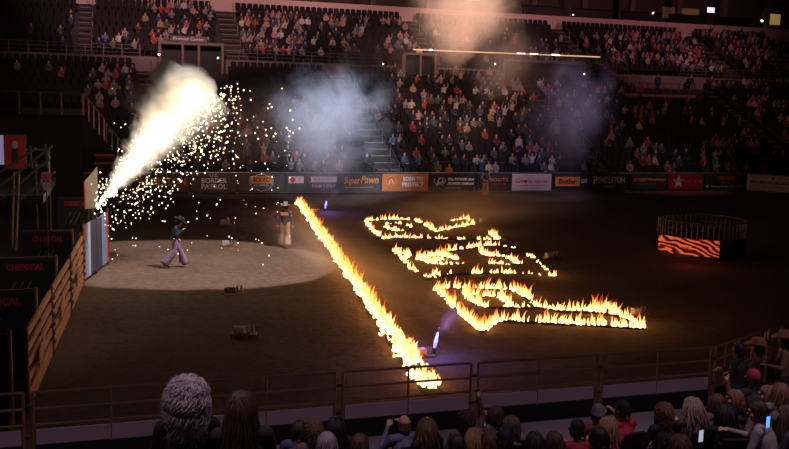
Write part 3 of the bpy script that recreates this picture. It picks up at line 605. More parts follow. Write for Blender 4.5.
def fire_letter(lines, label, lights, power, hk=.72):
    c = lines[0][0][0]; t = empty('fire_letter', c, label=label, cat='fire', group='burning letters on the dirt'); m = MB(); ch = MB()
    for pts, dens, hs in lines:
        for a, b in zip(pts, pts[1:]):
            L0 = (b - a).length; s_ = Vector(((b - a).y, -(b - a).x, 0)).normalized()
            for k in range(int(L0 * 22 * dens + 1)):
                u = rf.random(); g = noise.noise(Vector(a.lerp(b, u)) * 1.1 + Vector((0, 0, 5)))
                if g < -.28 + (.25 - dens * .25): continue
                tongue(m, a.lerp(b, u) - c + s_ * rf.gauss(0, .05) + Vector((0, 0, .02)), rf.uniform(.016, .042), hs * hk * .8 * rf.choice((.35, .5, .6, .8, 1.0, 1.5)) * rf.uniform(.7, 1.15) * (1 + .9 * g))
            ch.beam(a - c + Vector((0, 0, .0)), b - c + Vector((0, 0, .0)), .12, .05)
    m.build('flame', M_flame2, t, kind='stuff'); ch.build('fuel_line', M_char, t)
    for x, y in lights: lamp('fire_light', 'POINT', ground(x, y) + Vector((0, 0, .6)), power * .16, (1, .42, .10), size=.4)
A = lambda p: zz(350, 205, 4.64, p)
fire_letter([(A([(75, 75), (150, 70), (230, 68), (300, 72), (350, 95), (400, 125)]), 1, .42), (A([(400, 125), (480, 108), (575, 90), (540, 64), (470, 76)]), .8, .4), (A([(75, 75), (100, 118), (155, 160)]), .9, .42),
             (A([(155, 160), (200, 150), (300, 154)]), 1.3, .42), (A([(300, 154), (400, 156), (520, 160), (690, 162)]), .8, .34), (A([(690, 162), (650, 135)]), 1.2, .5), (A([(170, 90), (165, 108), (210, 123), (275, 117), (285, 102), (262, 96)]), .8, .36), (A([(165, 92), (210, 86), (240, 90)]), .5, .3)],
            'burning letter outline farthest from the near fence, its leg zigzagging to the right', [(375, 225), (410, 232), (450, 232), (480, 230)], 75, .5)
A = lambda p: zz(380, 240, 4.15, p)
fire_letter([(A([(60, 45), (95, 62), (122, 52), (110, 80)]), .8, .35), (A([(60, 45), (120, 112), (190, 164), (240, 138)]), .6, .35), (A([(190, 164), (290, 142), (380, 140)]), .2, .25), (A([(380, 140), (470, 138), (560, 140)]), .9, .4), (A([(560, 140), (640, 143), (700, 150)]), .15, .2), (A([(690, 146), (735, 153)]), 1.4, .4),
             (A([(735, 153), (690, 122), (640, 78)]), .15, .2), (A([(640, 78), (615, 65)]), 1, .35), (A([(570, 38), (500, 24)]), .4, .25), (A([(500, 24), (430, 24), (350, 38), (280, 46)]), 1, .4),
             (A([(155, 78), (200, 70), (260, 66), (320, 84)]), 2.6, .6), (A([(155, 80), (200, 95), (240, 102)]), 2.4, .5), (A([(240, 102), (350, 102)]), .7, .35), (A([(200, 92), (260, 84)]), 2.0, .5), (A([(410, 50), (440, 66), (520, 72), (580, 102)]), 1.6, .5), (A([(580, 102), (520, 104), (440, 98)]), .7, .35)],
            'burning letter outline between the other two, brightest at its inner left loop', [(430, 262), (448, 262), (500, 262), (545, 275)], 85, .55)
A = lambda p: zz(430, 275, 3.43, p)
fire_letter([(A([(20, 48), (50, 80), (100, 130), (150, 172)]), 1.5, .5), (A([(150, 172), (178, 194), (230, 160)]), 2.4, .46), (A([(230, 160), (270, 157), (330, 162)]), 1.0, .4), (A([(365, 162), (500, 170), (600, 174), (735, 184)]), 1.7, .48), (A([(330, 162), (365, 162)]), .3, .3),
             (A([(20, 48), (100, 46), (200, 48), (285, 52)]), 1.1, .4), (A([(285, 52), (335, 80)]), 2.0, .45), (A([(335, 80), (368, 112)]), .5, .3), (A([(355, 108), (450, 122), (560, 126), (640, 136)]), 1.5, .5), (A([(560, 120), (600, 108), (640, 132), (690, 160), (735, 184)]), 1.1, .42),
             (A([(120, 64), (150, 97), (195, 112)]), 1.6, .45), (A([(120, 66), (180, 74), (235, 74), (280, 110)]), 1.5, .42), (A([(195, 112), (280, 111), (360, 112)]), .45, .25)],
            'burning letter outline nearest the near fence, with two long parallel strokes', [(445, 296), (478, 322), (490, 300), (530, 296), (560, 318), (600, 318), (635, 322)], 80)

# ------------------------------------------------------------------ smoke, pyro fountain, sparks
def smoke_mat(name, color, dens, scale, detail=5, gap=.35, absorb=None, con=2.2):
    m = bpy.data.materials.new(name); m.use_nodes = True; nt = m.node_tree; nt.nodes.clear(); L = nt.links.new; N = nt.nodes.new
    out = N('ShaderNodeOutputMaterial'); tc = N('ShaderNodeTexCoord'); ln = N('ShaderNodeVectorMath'); ln.operation = 'LENGTH'; L(tc.outputs['Object'], ln.inputs[0])
    no = N('ShaderNodeTexNoise'); no.inputs['Scale'].default_value = scale; no.inputs['Detail'].default_value = detail; no.inputs['Roughness'].default_value = .6; no.inputs['Distortion'].default_value = .4
    L(tc.outputs['Object'], no.inputs['Vector'])
    a = N('ShaderNodeMath'); a.operation = 'SUBTRACT'; a.inputs[0].default_value = 1; L(ln.outputs['Value'], a.inputs[1])
    b = N('ShaderNodeMath'); b.operation = 'SUBTRACT'; L(no.outputs['Fac'], b.inputs[0]); b.inputs[1].default_value = .5 + gap * .3
    c = N('ShaderNodeMath'); c.operation = 'MULTIPLY_ADD'; L(b.outputs[0], c.inputs[0]); c.inputs[1].default_value = con; L(a.outputs[0], c.inputs[2])
    d = N('ShaderNodeMath'); d.operation = 'MAXIMUM'; L(c.outputs[0], d.inputs[0]); d.inputs[1].default_value = 0
    e = N('ShaderNodeMath'); e.operation = 'MULTIPLY'; L(d.outputs[0], e.inputs[0]); L(a.outputs[0], e.inputs[1])
    f = N('ShaderNodeMath'); f.operation = 'MULTIPLY'; L(e.outputs[0], f.inputs[0]); f.inputs[1].default_value = dens
    g = N('ShaderNodeMath'); g.operation = 'MAXIMUM'; L(f.outputs[0], g.inputs[0]); g.inputs[1].default_value = 0
    v = N('ShaderNodeVolumePrincipled'); v.inputs['Color'].default_value = (*color, 1); v.inputs['Anisotropy'].default_value = .1; L(g.outputs[0], v.inputs['Density'])
    L(v.outputs[0], out.inputs['Volume']); return m
def smoke(c, rad, m, label, rot=(0, 0, 0), name='smoke_cloud', parent=None):
    o = MB().sphere((0, 0, 0), 1, 20, 14).build(name, m, parent); o.location = c; o.scale = rad; o.rotation_euler = rot
    if label: tag(o, label, 'smoke', None, 'stuff')
    else: o['kind'] = 'stuff'
    return o
smoke(atd(330, 112, 46), (4.9, 3.2, 3.6), smoke_mat('blue_smoke', (.88, .90, .96), 1.9, 1.5, con=3.4), 'large pale blue smoke cloud over the start of the fire trail')
smoke(atd(335, 158, 47), (3.6, 2.0, 2.6), smoke_mat('low_smoke', (.85, .85, .9), .7, 1.6, con=3), 'thin lilac smoke hanging below the pale blue cloud in front of the banners')
smoke(atd(255, 120, 44), (4.5, 2.0, 3.2), smoke_mat('thin_smoke', (.85, .85, .85), .8, 1.6), 'thin grey smoke between the spark shower and the blue cloud')
smoke(atd(472, 0, 40), (3.7, 2.4, 3.7), smoke_mat('amber_smoke', (.95, .86, .80), 3.0, 1.4, con=3.2), 'rounded amber smoke cloud at the top, over the fascia')
smoke(atd(520, 62, 50), (4.2, 2.5, 3.4), smoke_mat('mauve_smoke', (.88, .76, .74), 1.1, 1.5, con=3.2), 'drifting mauve smoke under the amber cloud', rot=(0, R(25), 0))
smoke(atd(572, 108, 52), (4.8, 2.5, 5.0), smoke_mat('violet_smoke', (.86, .78, .88), .9, 1.5, con=3.6), 'violet smoke drifting in front of the stands above the Butler banner', rot=(0, R(-20), 0))
smoke(atd(372, 50, 52), (4.6, 3, 2.8), smoke_mat('grey_smoke', (.7, .68, .72), .55, 1.6), 'dim grey smoke drifting in front of the upper stands left of the amber cloud')
smoke(ground(478, 232) + Vector((0, 0, 1.1)), (7.0, 5.5, 1.6), smoke_mat('fire_smoke', (.92, .82, .74), .34, 2.5), 'thin brown smoke rising over the burning letters')
smoke(ground(350, 280) + Vector((-.2, 0, .7)), (1.7, 15, 1.3), smoke_mat('trail_smoke', (.9, .8, .7), .30, 3.0), 'thin orange-lit smoke along the fire trail', rot=(0, 0, R(6.5)))

NZ = atd(98, 205, 30.2); TIP = atd(186, 100, 30.6); AX = TIP - NZ; LJ = AX.length
pf = empty('pyro_fountain', NZ, label='white-hot pyrotechnic fountain firing up from the chute gate', cat='fireworks')
def jet_mat():
    m = bpy.data.materials.new('white_hot_jet'); m.use_nodes = True; nt = m.node_tree; nt.nodes.clear(); L = nt.links.new; N = nt.nodes.new
    out = N('ShaderNodeOutputMaterial'); tc = N('ShaderNodeTexCoord'); sp = N('ShaderNodeSeparateXYZ'); L(tc.outputs['Object'], sp.inputs[0])
    def M(op, a, b=None, c=None):
        n = N('ShaderNodeMath'); n.operation = op
        for i, v in enumerate((a, b, c)):
            if v is None: continue
            if isinstance(v, (int, float)): n.inputs[i].default_value = v
            else: L(v, n.inputs[i])
        return n.outputs[0]
    r = M('SQRT', M('ADD', M('MULTIPLY', sp.outputs[0], sp.outputs[0]), M('MULTIPLY', sp.outputs[1], sp.outputs[1])))
    rad = M('MULTIPLY_ADD', sp.outputs[2], .29, .05)
    q = M('DIVIDE', r, rad)
    no = N('ShaderNodeTexNoise'); no.inputs['Scale'].default_value = 3.2; no.inputs['Detail'].default_value = 6; L(tc.outputs['Object'], no.inputs['Vector'])
    f = M('MAXIMUM', M('MULTIPLY_ADD', M('SUBTRACT', no.outputs['Fac'], .5), 1.5, M('SUBTRACT', 1.0, q)), 0)
    f = M('MINIMUM', f, 1.0)
    near = M('DIVIDE', 1.0, M('MULTIPLY_ADD', sp.outputs[2], .9, .16))
    fade = M('MAXIMUM', M('SUBTRACT', 1.0, M('DIVIDE', M('MAXIMUM', M('SUBTRACT', sp.outputs[2], LJ * .62), 0), LJ * .38)), 0)
    em = M('MULTIPLY', M('MULTIPLY', M('MULTIPLY', f, f), near), M('MULTIPLY', fade, 11.0))
    v = N('ShaderNodeVolumePrincipled'); v.inputs['Color'].default_value = (.9, .86, .8, 1); L(M('MULTIPLY', f, .9), v.inputs['Density']); L(em, v.inputs['Emission Strength']); v.inputs['Emission Color'].default_value = (1, .84, .68, 1)
    L(v.outputs[0], out.inputs['Volume']); return m
j = MB().lathe([(0, 0), (.10, 0), (.6, LJ * .25), (1.1, LJ * .55), (1.6, LJ * .85), (1.75, LJ * 1.0), (1.4, LJ * 1.15), (0, LJ * 1.2)], 18).build('fire_jet', jet_mat(), pf)
j.rotation_euler = AX.to_track_quat('Z', 'Y').to_euler(); j['kind'] = 'stuff'
for u, pw in ((.3, 50), (.7, 60), (.98, 190)):
    lamp('pyro_light', 'POINT', NZ + AX * u + Vector((.2, -.9 if u > .9 else -.2, .0)), pw, (1, .80, .56), size=.3)
M_puff = smoke_mat('bright_puff', (.95, .90, .80), 45, 1.7, 5, -.1, con=2.6)
smoke(atd(184, 90, 30.6), (1.15, .9, .95), M_puff, 'thick cream smoke head at the end of the pyrotechnic jet')
smoke(atd(163, 108, 31), (.85, .8, .95), M_puff, 'thick cream smoke along the upper edge of the jet', rot=(0, R(35), 0))
smoke(atd(172, 75, 31.2), (.85, .7, .6), smoke_mat('grey_puff', (.8, .77, .80), 26, 1.7, 5, -.1, con=2.6), 'small grey smoke puff topping the cream smoke head')
smoke(atd(140, 98, 31.4), (1.1, .9, .9), smoke_mat('side_puff', (.62, .6, .62), 1.2, 2.4), 'thin grey smoke left of the cream smoke head')
smoke(atd(140, 150, 31.2), (.8, .7, 1.7), smoke_mat('side_puff_low', (.8, .78, .76), .9, 2.4), 'thin pale smoke hugging the left side of the jet', rot=(0, R(38), 0))
rk = random.Random(3); spk = MB()
def spark(x, y, d, r):
    c = atd(x, y, d) - NZ; a = rk.uniform(0, 3); q = [Vector((r, 0, 0)), Vector((0, r, 0)), Vector((-r, 0, 0)), Vector((0, -r, 0)), Vector((0, 0, r * 1.2)), Vector((0, 0, -r * 1.2))]
    spk.add([c + v for v in q], [(0, 1, 4), (1, 2, 4), (2, 3, 4), (3, 0, 4), (1, 0, 5), (2, 1, 5), (3, 2, 5), (0, 3, 5)])
for k in range(360):   # dense fall to the right of the jet
    u = rk.random(); x = 168 + 75 * rk.betavariate(2, 1.8); y = 88 + (x - 168) * -.05 + 90 * rk.betavariate(1.1, 2.2) + (230 - x) * .25
    spark(x, y, rk.uniform(28.8, 31.8), rk.uniform(.008, .026))
for k in range(230):   # edge of the jet
    u = rk.random(); spark(100 + 95 * u + abs(rk.gauss(0, 14)), 202 - 90 * u + abs(rk.gauss(0, 20)) + 8, rk.uniform(29, 31.5), rk.uniform(.008, .024))
for k in range(70): u = rk.random(); spark(98 + 65 * u - abs(rk.gauss(0, 5)), 198 - 80 * u - abs(rk.gauss(0, 5)), rk.uniform(29.6, 31), rk.uniform(.012, .024))
for k in range(150): spark(rk.uniform(110, 290), rk.triangular(80, 275, 190), rk.uniform(28, 33), rk.uniform(.006, .020))
for k in range(26): spark(rk.uniform(235, 300), rk.uniform(82, 140), rk.uniform(28, 33), rk.uniform(.012, .028))
for k in range(70): u = rk.random() ** 1.6; spark(97 + 22 * u + rk.gauss(0, 1.5), 205 - 18 * u + rk.gauss(0, 4), rk.uniform(29.8, 30.6), rk.uniform(.012, .04))
spk.build('spark', mat('hot_spark', (1, .8, .55), emit=(1, .74, .46), es=6), pf, kind='stuff')

# blue flares and igniter boxes
def flare(x, y, lean, k, label, wl):
    p = ground(x, y); t = empty('blue_flare', p, label=label, cat='flare', group='blue flares')
    MB().lathe([(0, 0), (.07, 0), (.07, .05), (.035, .07), (.035, .2), (0, .2)], 10).build('holder', M_black, t)
    MB().tube([(0, 0, .18), (.03 * lean, 0, .34), (.08 * lean, 0, .56 * k)], [.03, .05, .015], 8).build('flame', mat('blue_flame', (.25, .3, 1), emit=(.16, .15, 1), es=2.6), t)
    lamp('flare_light', 'POINT', p + Vector((0, -.1, .6)), 45 * k, (.20, .20, 1), size=.12)
    d = Vector((.85, .4, .65)); s_ = smoke(p + Vector((.55 * wl, .2, .95 * wl)), (.34, .28, .8 * wl), smoke_mat('flare_smoke_%d' % x, (.9, .78, .85), 4.0 if y > 300 else 1.6, 2.0), None, rot=(R(-15), R(42), 0), name='flare_smoke'); s_['label'] = 'pale lilac smoke wisp rising from the blue flare ' + ('near the fence' if y > 300 else 'at the far end of the fire trail'); s_['category'] = 'smoke'
flare(434, 356, 1, 1.0, 'bright blue flare burning beside the near end of the fire trail', .9)
flare(325, 212, 1, 1.0, 'bright blue flare beside the far end of the fire trail', 1.0)
def igniter(x, y, label, w_=.5, c=None):
    p = ground(x, y); t = empty('igniter_box', p, rk.uniform(-.4, .4), label=label, cat='box', group='igniter boxes on the dirt')
    MB().box((0, 0, .03), (w_, .28, .05)).build('base_board', M_rust, t); MB().box((-w_ * .2, 0, .13), (w_ * .42, .2, .16)).build('case', c or M_white, t)
    for q in (.12, .22): MB().lathe([(0, .05), (.035, .05), (.035, .24), (0, .24)], 8, (w_ * q * 2 - .05, .0, 0)).build('canister', M_steel, t)
    MB().tube([(-w_ * .2, -.1, .1), (0, -.16, .05), (w_ * .3, -.12, .12)], .012, 5).build('wire', M_black, t)
for x, y, l, w_ in ((229, 246, 'small igniter box behind the walking cowboy, inside the light pool', .62), (225, 224, 'small faint igniter box beyond the light pool', .5), (234, 294, 'dark igniter box at the lower rim of the light pool', .66), (244, 335, 'white igniter box with canisters nearest the near fence', .62), (425, 357, 'tan igniter box beside the near blue flare', .45), (316, 213, 'tan igniter box beside the far blue flare', .55),
                 (552, 258, 'small igniter box right of the second burning letter', .7), (639, 315, 'small igniter box right of the nearest burning letter', .55), (485, 222, 'small igniter box right of the farthest burning letter', .75)):
    igniter(x, y, l, w_, M_tan if 'tan' in l else (M_black if 'dark' in l else None))

# ------------------------------------------------------------------ round cage at the right
pc = ground(700, 253); cg = empty('round_cage', pc, label='round steel cage with glowing red flame-patterned skirt standing on the dirt', cat='cage'); RC = 1.72
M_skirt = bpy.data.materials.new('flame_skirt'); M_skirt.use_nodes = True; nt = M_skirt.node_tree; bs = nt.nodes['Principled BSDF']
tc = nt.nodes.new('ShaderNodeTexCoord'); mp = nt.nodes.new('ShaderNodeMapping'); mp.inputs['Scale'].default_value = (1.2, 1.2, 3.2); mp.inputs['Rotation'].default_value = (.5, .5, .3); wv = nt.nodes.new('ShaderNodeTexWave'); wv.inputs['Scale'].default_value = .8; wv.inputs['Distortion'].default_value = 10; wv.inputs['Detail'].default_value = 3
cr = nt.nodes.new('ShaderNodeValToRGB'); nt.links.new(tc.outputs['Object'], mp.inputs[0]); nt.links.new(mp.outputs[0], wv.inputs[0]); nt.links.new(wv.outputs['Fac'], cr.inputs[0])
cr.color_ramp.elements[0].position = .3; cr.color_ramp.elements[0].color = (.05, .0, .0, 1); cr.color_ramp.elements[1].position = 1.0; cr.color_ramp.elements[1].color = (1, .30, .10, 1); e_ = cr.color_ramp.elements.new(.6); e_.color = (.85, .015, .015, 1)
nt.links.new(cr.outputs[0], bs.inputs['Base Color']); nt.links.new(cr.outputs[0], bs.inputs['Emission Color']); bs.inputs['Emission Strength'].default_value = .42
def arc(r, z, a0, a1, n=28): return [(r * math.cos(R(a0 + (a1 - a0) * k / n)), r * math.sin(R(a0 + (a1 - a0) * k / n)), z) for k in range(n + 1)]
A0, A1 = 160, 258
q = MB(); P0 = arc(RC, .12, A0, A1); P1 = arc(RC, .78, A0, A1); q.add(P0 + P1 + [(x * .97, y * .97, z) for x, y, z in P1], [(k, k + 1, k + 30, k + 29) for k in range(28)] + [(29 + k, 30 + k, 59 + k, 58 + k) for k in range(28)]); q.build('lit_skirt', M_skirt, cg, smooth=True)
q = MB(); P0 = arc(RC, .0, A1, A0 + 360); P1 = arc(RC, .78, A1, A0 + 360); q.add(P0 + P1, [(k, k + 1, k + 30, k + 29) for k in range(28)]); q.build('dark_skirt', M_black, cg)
MB().lathe([(RC * .99, .0), (RC * .99, .12), (RC, .12)], 40).build('base_ring', M_dsteel, cg); MB().lathe([(0, .80), (RC, .80), (RC, .76), (0, .76)], 40).build('platform', M_dsteel, cg)
MB().tube(arc(RC, 1.42, 0, 360, 40), .035, 5, caps=False).build('top_hoop', M_dsteel, cg); MB().tube(arc(RC, 1.12, 0, 360, 40), .02, 5, caps=False).build('middle_hoop', M_dsteel, cg)
bm_ = MB().tube([(0, 0, .8), (0, 0, 1.42)], .022, 5).mesh('bar', mat('cage_bar', (.16, .14, .14), .5, .6))
for k in range(52): link('bar', bm_, cg, loc=(RC * math.cos(2 * math.pi * k / 52), RC * math.sin(2 * math.pi * k / 52), 0))
lamp('cage_red_light', 'POINT', pc + Vector((-2.4, -2.6, .6)), 5, (1, .08, .04), size=.2)

# ------------------------------------------------------------------ near fence
YN = 14.6
PX = [-3.85, -2.6, -1.35, -.14, 1.12, 2.38, 3.65, 4.91, 6.17, 7.45, 8.72, 9.99, 11.27]
kick = mat('fence_kick_board', (.50, .38, .46), .6, var=.08, scale=2)
def fence_panel(a, b, label, kb=True):
    a = Vector(a); b = Vector(b); t = empty('fence_panel', (a + b) / 2, label=label, cat='fence', group='steel panels of the near fence'); o = (a + b) / 2; d = (b - a).normalized(); g = d * .07; a = a - o + g; b = b - o - g
    Z = Vector((0, 0, 1))
    for z in (1.23, .96, .70): MB().tube([a + Z * z, b + Z * z], .024, 8).build('rail', M_rust, t)
    for p in (a, b): MB().tube([p + Z * .05, p + Z * 1.23], .026, 8).build('post', M_rust, t)
    MB().tube([(a + b) / 2 + Z * .35, (a + b) / 2 + Z * 1.23], .02, 8).build('middle_post', M_rust, t)
    if kb: MB().beam(a + Z * .50 + d * .04, b + Z * .50 - d * .04, .03, .24).build('kick_board', kick, t)
    MB().beam(a + Z * .19, b + Z * .19, .03, .36).build('shade_board', M_black, t)  # black board stands in for the shade below the kick board
    MB().box(b + d * .065 + Z * 1.0, (.09, .06, .05)).build('coupling', M_dsteel, t); MB().box(b + d * .065 + Z * .5, (.09, .06, .05)).build('coupling', M_dsteel, t)
nm = ['hidden far left', 'leftmost, ending at the chutes', 'second from the chute corner, behind the curly grey hair', 'third from the chute corner, behind the long brown hair', 'crossing the end of the fire trail', 'second right of the fire trail', 'third right of the fire trail, straight below the nearest burning letter', 'last straight one before the corner']
for k, i in enumerate(range(0, 12, 2)):
    fence_panel((PX[i], YN, 0), (PX[i + 2], YN, 0), 'brown steel pipe fence panel with white kick board, ' + ['leftmost, ending at the chutes', 'behind the curly grey hair', 'behind the long brown hair', 'crossing the end of the fire trail', 'second right of the fire trail', 'third right of the fire trail'][k])
cor = [Vector((11.27, YN, 0))] + [Vector((p.x, p.y, 0)) for p in (ground(x, y, 1.23) for x, y in ((738, 339.5), (768, 330), (796, 320), (824, 309)))]
for k, (a, b) in enumerate(zip(cor, cor[1:])): fence_panel(a, b, 'dark steel pipe fence panel of the right corner, %s after the bend' % ['first', 'second', 'third', 'fourth'][k], False)

# ------------------------------------------------------------------ near stands
TY = [12.9, 12.05, 11.2, 10.35, 9.5, 8.65, 7.8, 6.95, 6.1, 5.2, 4.2]
def zf(Y):
    pts = [(2.0, 4.2), (5.2, 2.9), (10.5, .62), (12.8, .2), (14, .2)]
    for (a, za), (b, zb) in zip(pts, pts[1:]):
        if a <= Y <= b: return za + (zb - za) * (Y - a) / (b - a)
    return .2
s = MB()
for k, y in enumerate(TY):
    z = zf(y - .3); s.box((6, y - .42, (z - .3) / 2 - .0), (34, .86, z + .3))
s.build('floor_near_stands', M_concd, kind='structure', label='dark tiers under the near spectators')
MB().box((6, 13.72, .0), (34, 1.55, .12)).build('floor_walkway', mat('walkway', (.30, .25, .28), .8, var=.3, scale=1.2), kind='structure', label='grey walkway between the near fence and the first row')

# ------------------------------------------------------------------ bucking chutes at left
CH = [Vector((-1.60, 17.3, 0)), Vector((-1.40, 21.0, 0)), Vector((-1.18, 24.9, 0)), Vector((-.98, 28.9, 0))]
for k, (a, b) in enumerate(zip(CH, CH[1:])):
    t = empty('chute_gate', a, label='tan slatted bucking chute gate, %s from the near fence' % ['first', 'second', 'third'][k], cat='gate', group='bucking chute gates'); d = b - a; dn = d.normalized(); Z = Vector((0, 0, 1))
    for q in range(5): MB().beam(Z * (.30 + .29 * q) + dn * .12, d + Z * (.30 + .29 * q) - dn * .12, .05, .16).build('slat', M_tan, t)
    for p in (Vector((0, 0, 0)), d): MB().tube([p, p + Z * 1.62], .05, 8).build('post', M_rust, t)
    MB().tube([d * .5 + Z * .2, d * .5 + Z * 1.52], .03, 6).build('middle_post', M_rust, t)
    for q in range(6): MB().sphere(d + Z * (.35 + .2 * q) + Vector((.05, 0, 0)), (.05, .05, .07), 8, 6).build('chain_link', M_steel, t)
    MB().beam(Z * .12 + dn * .1, d + Z * .12 - dn * .1, .04, .16).build('kick_plate', M_tan, t)
    MB().box(d * .45 + Z * .72 + Vector((.06, 0, 0)), (.02, 1.5, .34)).build('name_plate', M_white if k == 2 else M_tan, t)
for k, (y, wd) in enumerate(((15.9, 1.4), (19.3, 1.5), (23.1, 1.4), (27.5, 1.35), (36.2, 1.3))):
    x1 = -1.72 + .045 * (y - 15.9)
    t = empty('chute_divider', (x1 - wd / 2, y, 0), label='black chute divider with dull red lettering, %s from the near fence' % ['first', 'second', 'third', 'fourth', 'fifth'][k], cat='divider', group='chute dividers')
    MB().box((0, 0, .93), (wd, .12, 1.86)).build('board', M_black, t); MB().tube([(-wd / 2, -.02, 1.9), (wd / 2, -.02, 1.9)], .03, 8).build('cap_rail', M_dsteel, t)
    MB().tube([(wd / 2, -.05, 0), (wd / 2, -.05, 1.95)], .035, 8).build('post', M_rust, t)
    text_mb('CHEMICAL', .22, (0, -.07, 1.66), wd * .62, 0, .004, .01).build('lettering', mat('divider_print', (.38, .03, .08), .6), t)
    for q in range(3): MB().tube([(-wd / 2 + .3 + .17 * q, -.9, 1.0), (-wd / 2 + .5 + .17 * q, -.2, 1.35)], .02, 6).build('slide_bar', M_steel, t)
# striped gate standing open by the fountain
t = empty('striped_gate', (-.98, 29.1, 0), label='open chute gate hung with red, white and blue vinyl below the fountain', cat='gate'); a = Vector((0, 0, 0)); b = Vector((.72, 3.2, 0)); dn = (b - a)
ms = [mat('strip_red', (.6, .06, .07), .5), mat('strip_white', (.42, .42, .46), .5), mat('strip_lightblue', (.10, .26, .44), .5), mat('strip_navy', (.02, .03, .07), .5)]
seg = [0, 2, 1, 3, 3, 3, 3, 3, 2, 2, 0]
for k, c in enumerate(seg):
    p, q = dn * (k / len(seg)), dn * ((k + 1) / len(seg)); MB().beam(p + Vector((0, 0, .95)), q + Vector((0, 0, .95)) - dn * .004, .05, 1.7).build('vinyl_strip', ms[c], t)
for p in (a, b, dn * .5): MB().tube([p, p + Vector((0, 0, 1.95))], .05, 8).build('post', M_dsteel, t)
for k in range(5): MB().sphere(Vector((-.06, -.08, .35 + .3 * k)), .05, 8, 6).build('stud', M_white, t)
p = atd(91, 188, 31.5)
t = empty('poster_board', (p.x, p.y, 0), label='tall pale poster board with red edge standing by the fountain nozzle', cat='sign'); zc = p.z
q = MB(); q.add([(-.2, 0, zc - .75), (.22, 0, zc - .7), (.22, 0, zc + .75), (-.2, 0, zc + .25), (-.2, .05, zc - .75), (.22, .05, zc - .7), (.22, .05, zc + .75), (-.2, .05, zc + .25)], [(0, 1, 2, 3), (7, 6, 5, 4), (0, 4, 5, 1), (1, 5, 6, 2), (2, 6, 7, 3), (3, 7, 4, 0)]); q.build('board', mat('poster_face', (.48, .42, .38), .5, var=.4, scale=5), t)
MB().beam((-.21, -.02, zc - .75), (-.21, -.02, zc + .25), .04, .05).build('red_edge', ms[0], t); MB().tube([(-.1, .06, 0), (-.1, .06, zc)], .04, 8).build('post', M_dsteel, t)
# scaffold platform with stairs behind the chutes
t = empty('chute_platform', (-5.2, 31.0, 0), label='dark deck platform with pipe handrails behind the bucking chutes', cat='platform')
MB().box((0, 0, 2.75), (6.4, 6.0, .25)).build('deck', M_black, t); MB().box((2.2, -2.9, 2.78), (2.0, .1, .2)).build('deck_edge', M_steel, t)
for x in (-3, -1, 1, 3):
    for y in (-2.9, 2.9): MB().tube([(x, y, 0), (x, y, 3.85)], .04, 6).build('post', M_dsteel, t)
for z in (3.3, 3.85):
    MB().tube([(-3, -2.9, z), (1.2, -2.9, z)], .03, 6).build('handrail', M_steel, t); MB().tube([(-3, 2.9, z), (3, 2.9, z)], .03, 6).build('handrail', M_steel, t)
t = empty('platform_stairs', (-5.6, 27.8, 0), label='open-tread steel stairs climbing to the platform behind the chutes', cat='stairs')
for k in range(13): MB().box((-.2, -3.3 + .27 * k, .2 + .2 * k), (1.5, .24, .04)).build('tread', M_steel, t)
for sx in (-.95, .55):
    MB().beam((sx, -3.5, .1), (sx, .2, 2.8), .06, .18).build('stringer', M_dsteel, t); MB().tube([(sx, -3.5, 1.2), (sx, .2, 3.9), (sx, 1.0, 3.95)], .035, 6).build('handrail', M_steel, t)
    MB().tube([(sx, -3.5, .7), (sx, .2, 3.4)], .025, 6).build('lower_rail', M_steel, t)
    for q in (0, .5, 1): MB().tube([(sx, -3.5 + 3.7 * q, .1 + 2.7 * q), (sx, -3.5 + 3.7 * q, 1.2 + 2.7 * q)], .03, 6).build('post', M_steel, t)
def rail_run(name, pts, label, r=.035, m=None):
    o = Vector(pts[0]); t = empty(name, o, label=label, cat='rail', group='pipe rails behind the chutes'); MB().tube([Vector(p) - o for p in pts], r, 6).build('pipe', m or M_steel, t); return t
for (x0, y0, x1, y1, d, l) in ((0, 172, 36, 148, 26, 'upper sloping pipe rail at the left edge'), (0, 186, 52, 146, 26, 'middle sloping pipe rail at the left edge'), (0, 200, 50, 158, 26, 'lower sloping pipe rail at the left edge'), (14, 172, 12, 248, 25, 'upright pipe crossing the sloping rails'), (19, 172, 16, 250, 25.2, 'second upright pipe just right of the first'), (45, 144, 49, 176, 26, 'upright pipe above the small shield sign'), (30, 146, 32, 168, 26, 'short upright pipe between the sloping rails'), (19, 200, 55, 172, 25, 'lowest sloping pipe rail above the dividers')):
    rail_run('pipe_rail', [atd(x0, y0, d), atd(x1, y1, d)], l)
p = atd(46, 181, 24.6); t = empty('shield_sign', p, label='small shield-shaped red and white sign hanging on the pipe rails', cat='sign')
sh = [(-.12, .22), (0, .25), (.12, .22), (.14, -.02), (.07, -.22), (0, -.27), (-.07, -.22), (-.14, -.02)]
q = MB(); q.add([(x, 0, z) for x, z in sh] + [(x, .04, z) for x, z in sh], [tuple(range(8)), tuple(range(15, 7, -1))] + [(i, i + 8, (i + 1) % 8 + 8, (i + 1) % 8) for i in range(8)]); q.build('plate', M_white, t)
MB().box((0, -.012, .13), (.22, .02, .14)).build('red_band', I_red, t); MB().box((-.05, -.012, 0), (.05, .02, .05)).box((.05, -.012, 0), (.05, .02, .05)).build('dark_marks', I_black, t, kind='stuff'); MB().tube([(0, .06, .2), (0, .06, -t.location.z)], .02, 6).build('post', M_dsteel, t)
p = atd(2, 150, 27.5); t = empty('video_screen', p, label='pale lavender screen at the left edge behind the pipe rails', cat='screen'); MB().box((0, .1, 0), (1.0, .1, 1.0)).build('housing', M_black, t); MB().box((0, .03, 0), (.9, .03, .9)).build('display', mat('lavender_screen', (.4, .38, .6), emit=(.5, .46, .75), es=.32), t)
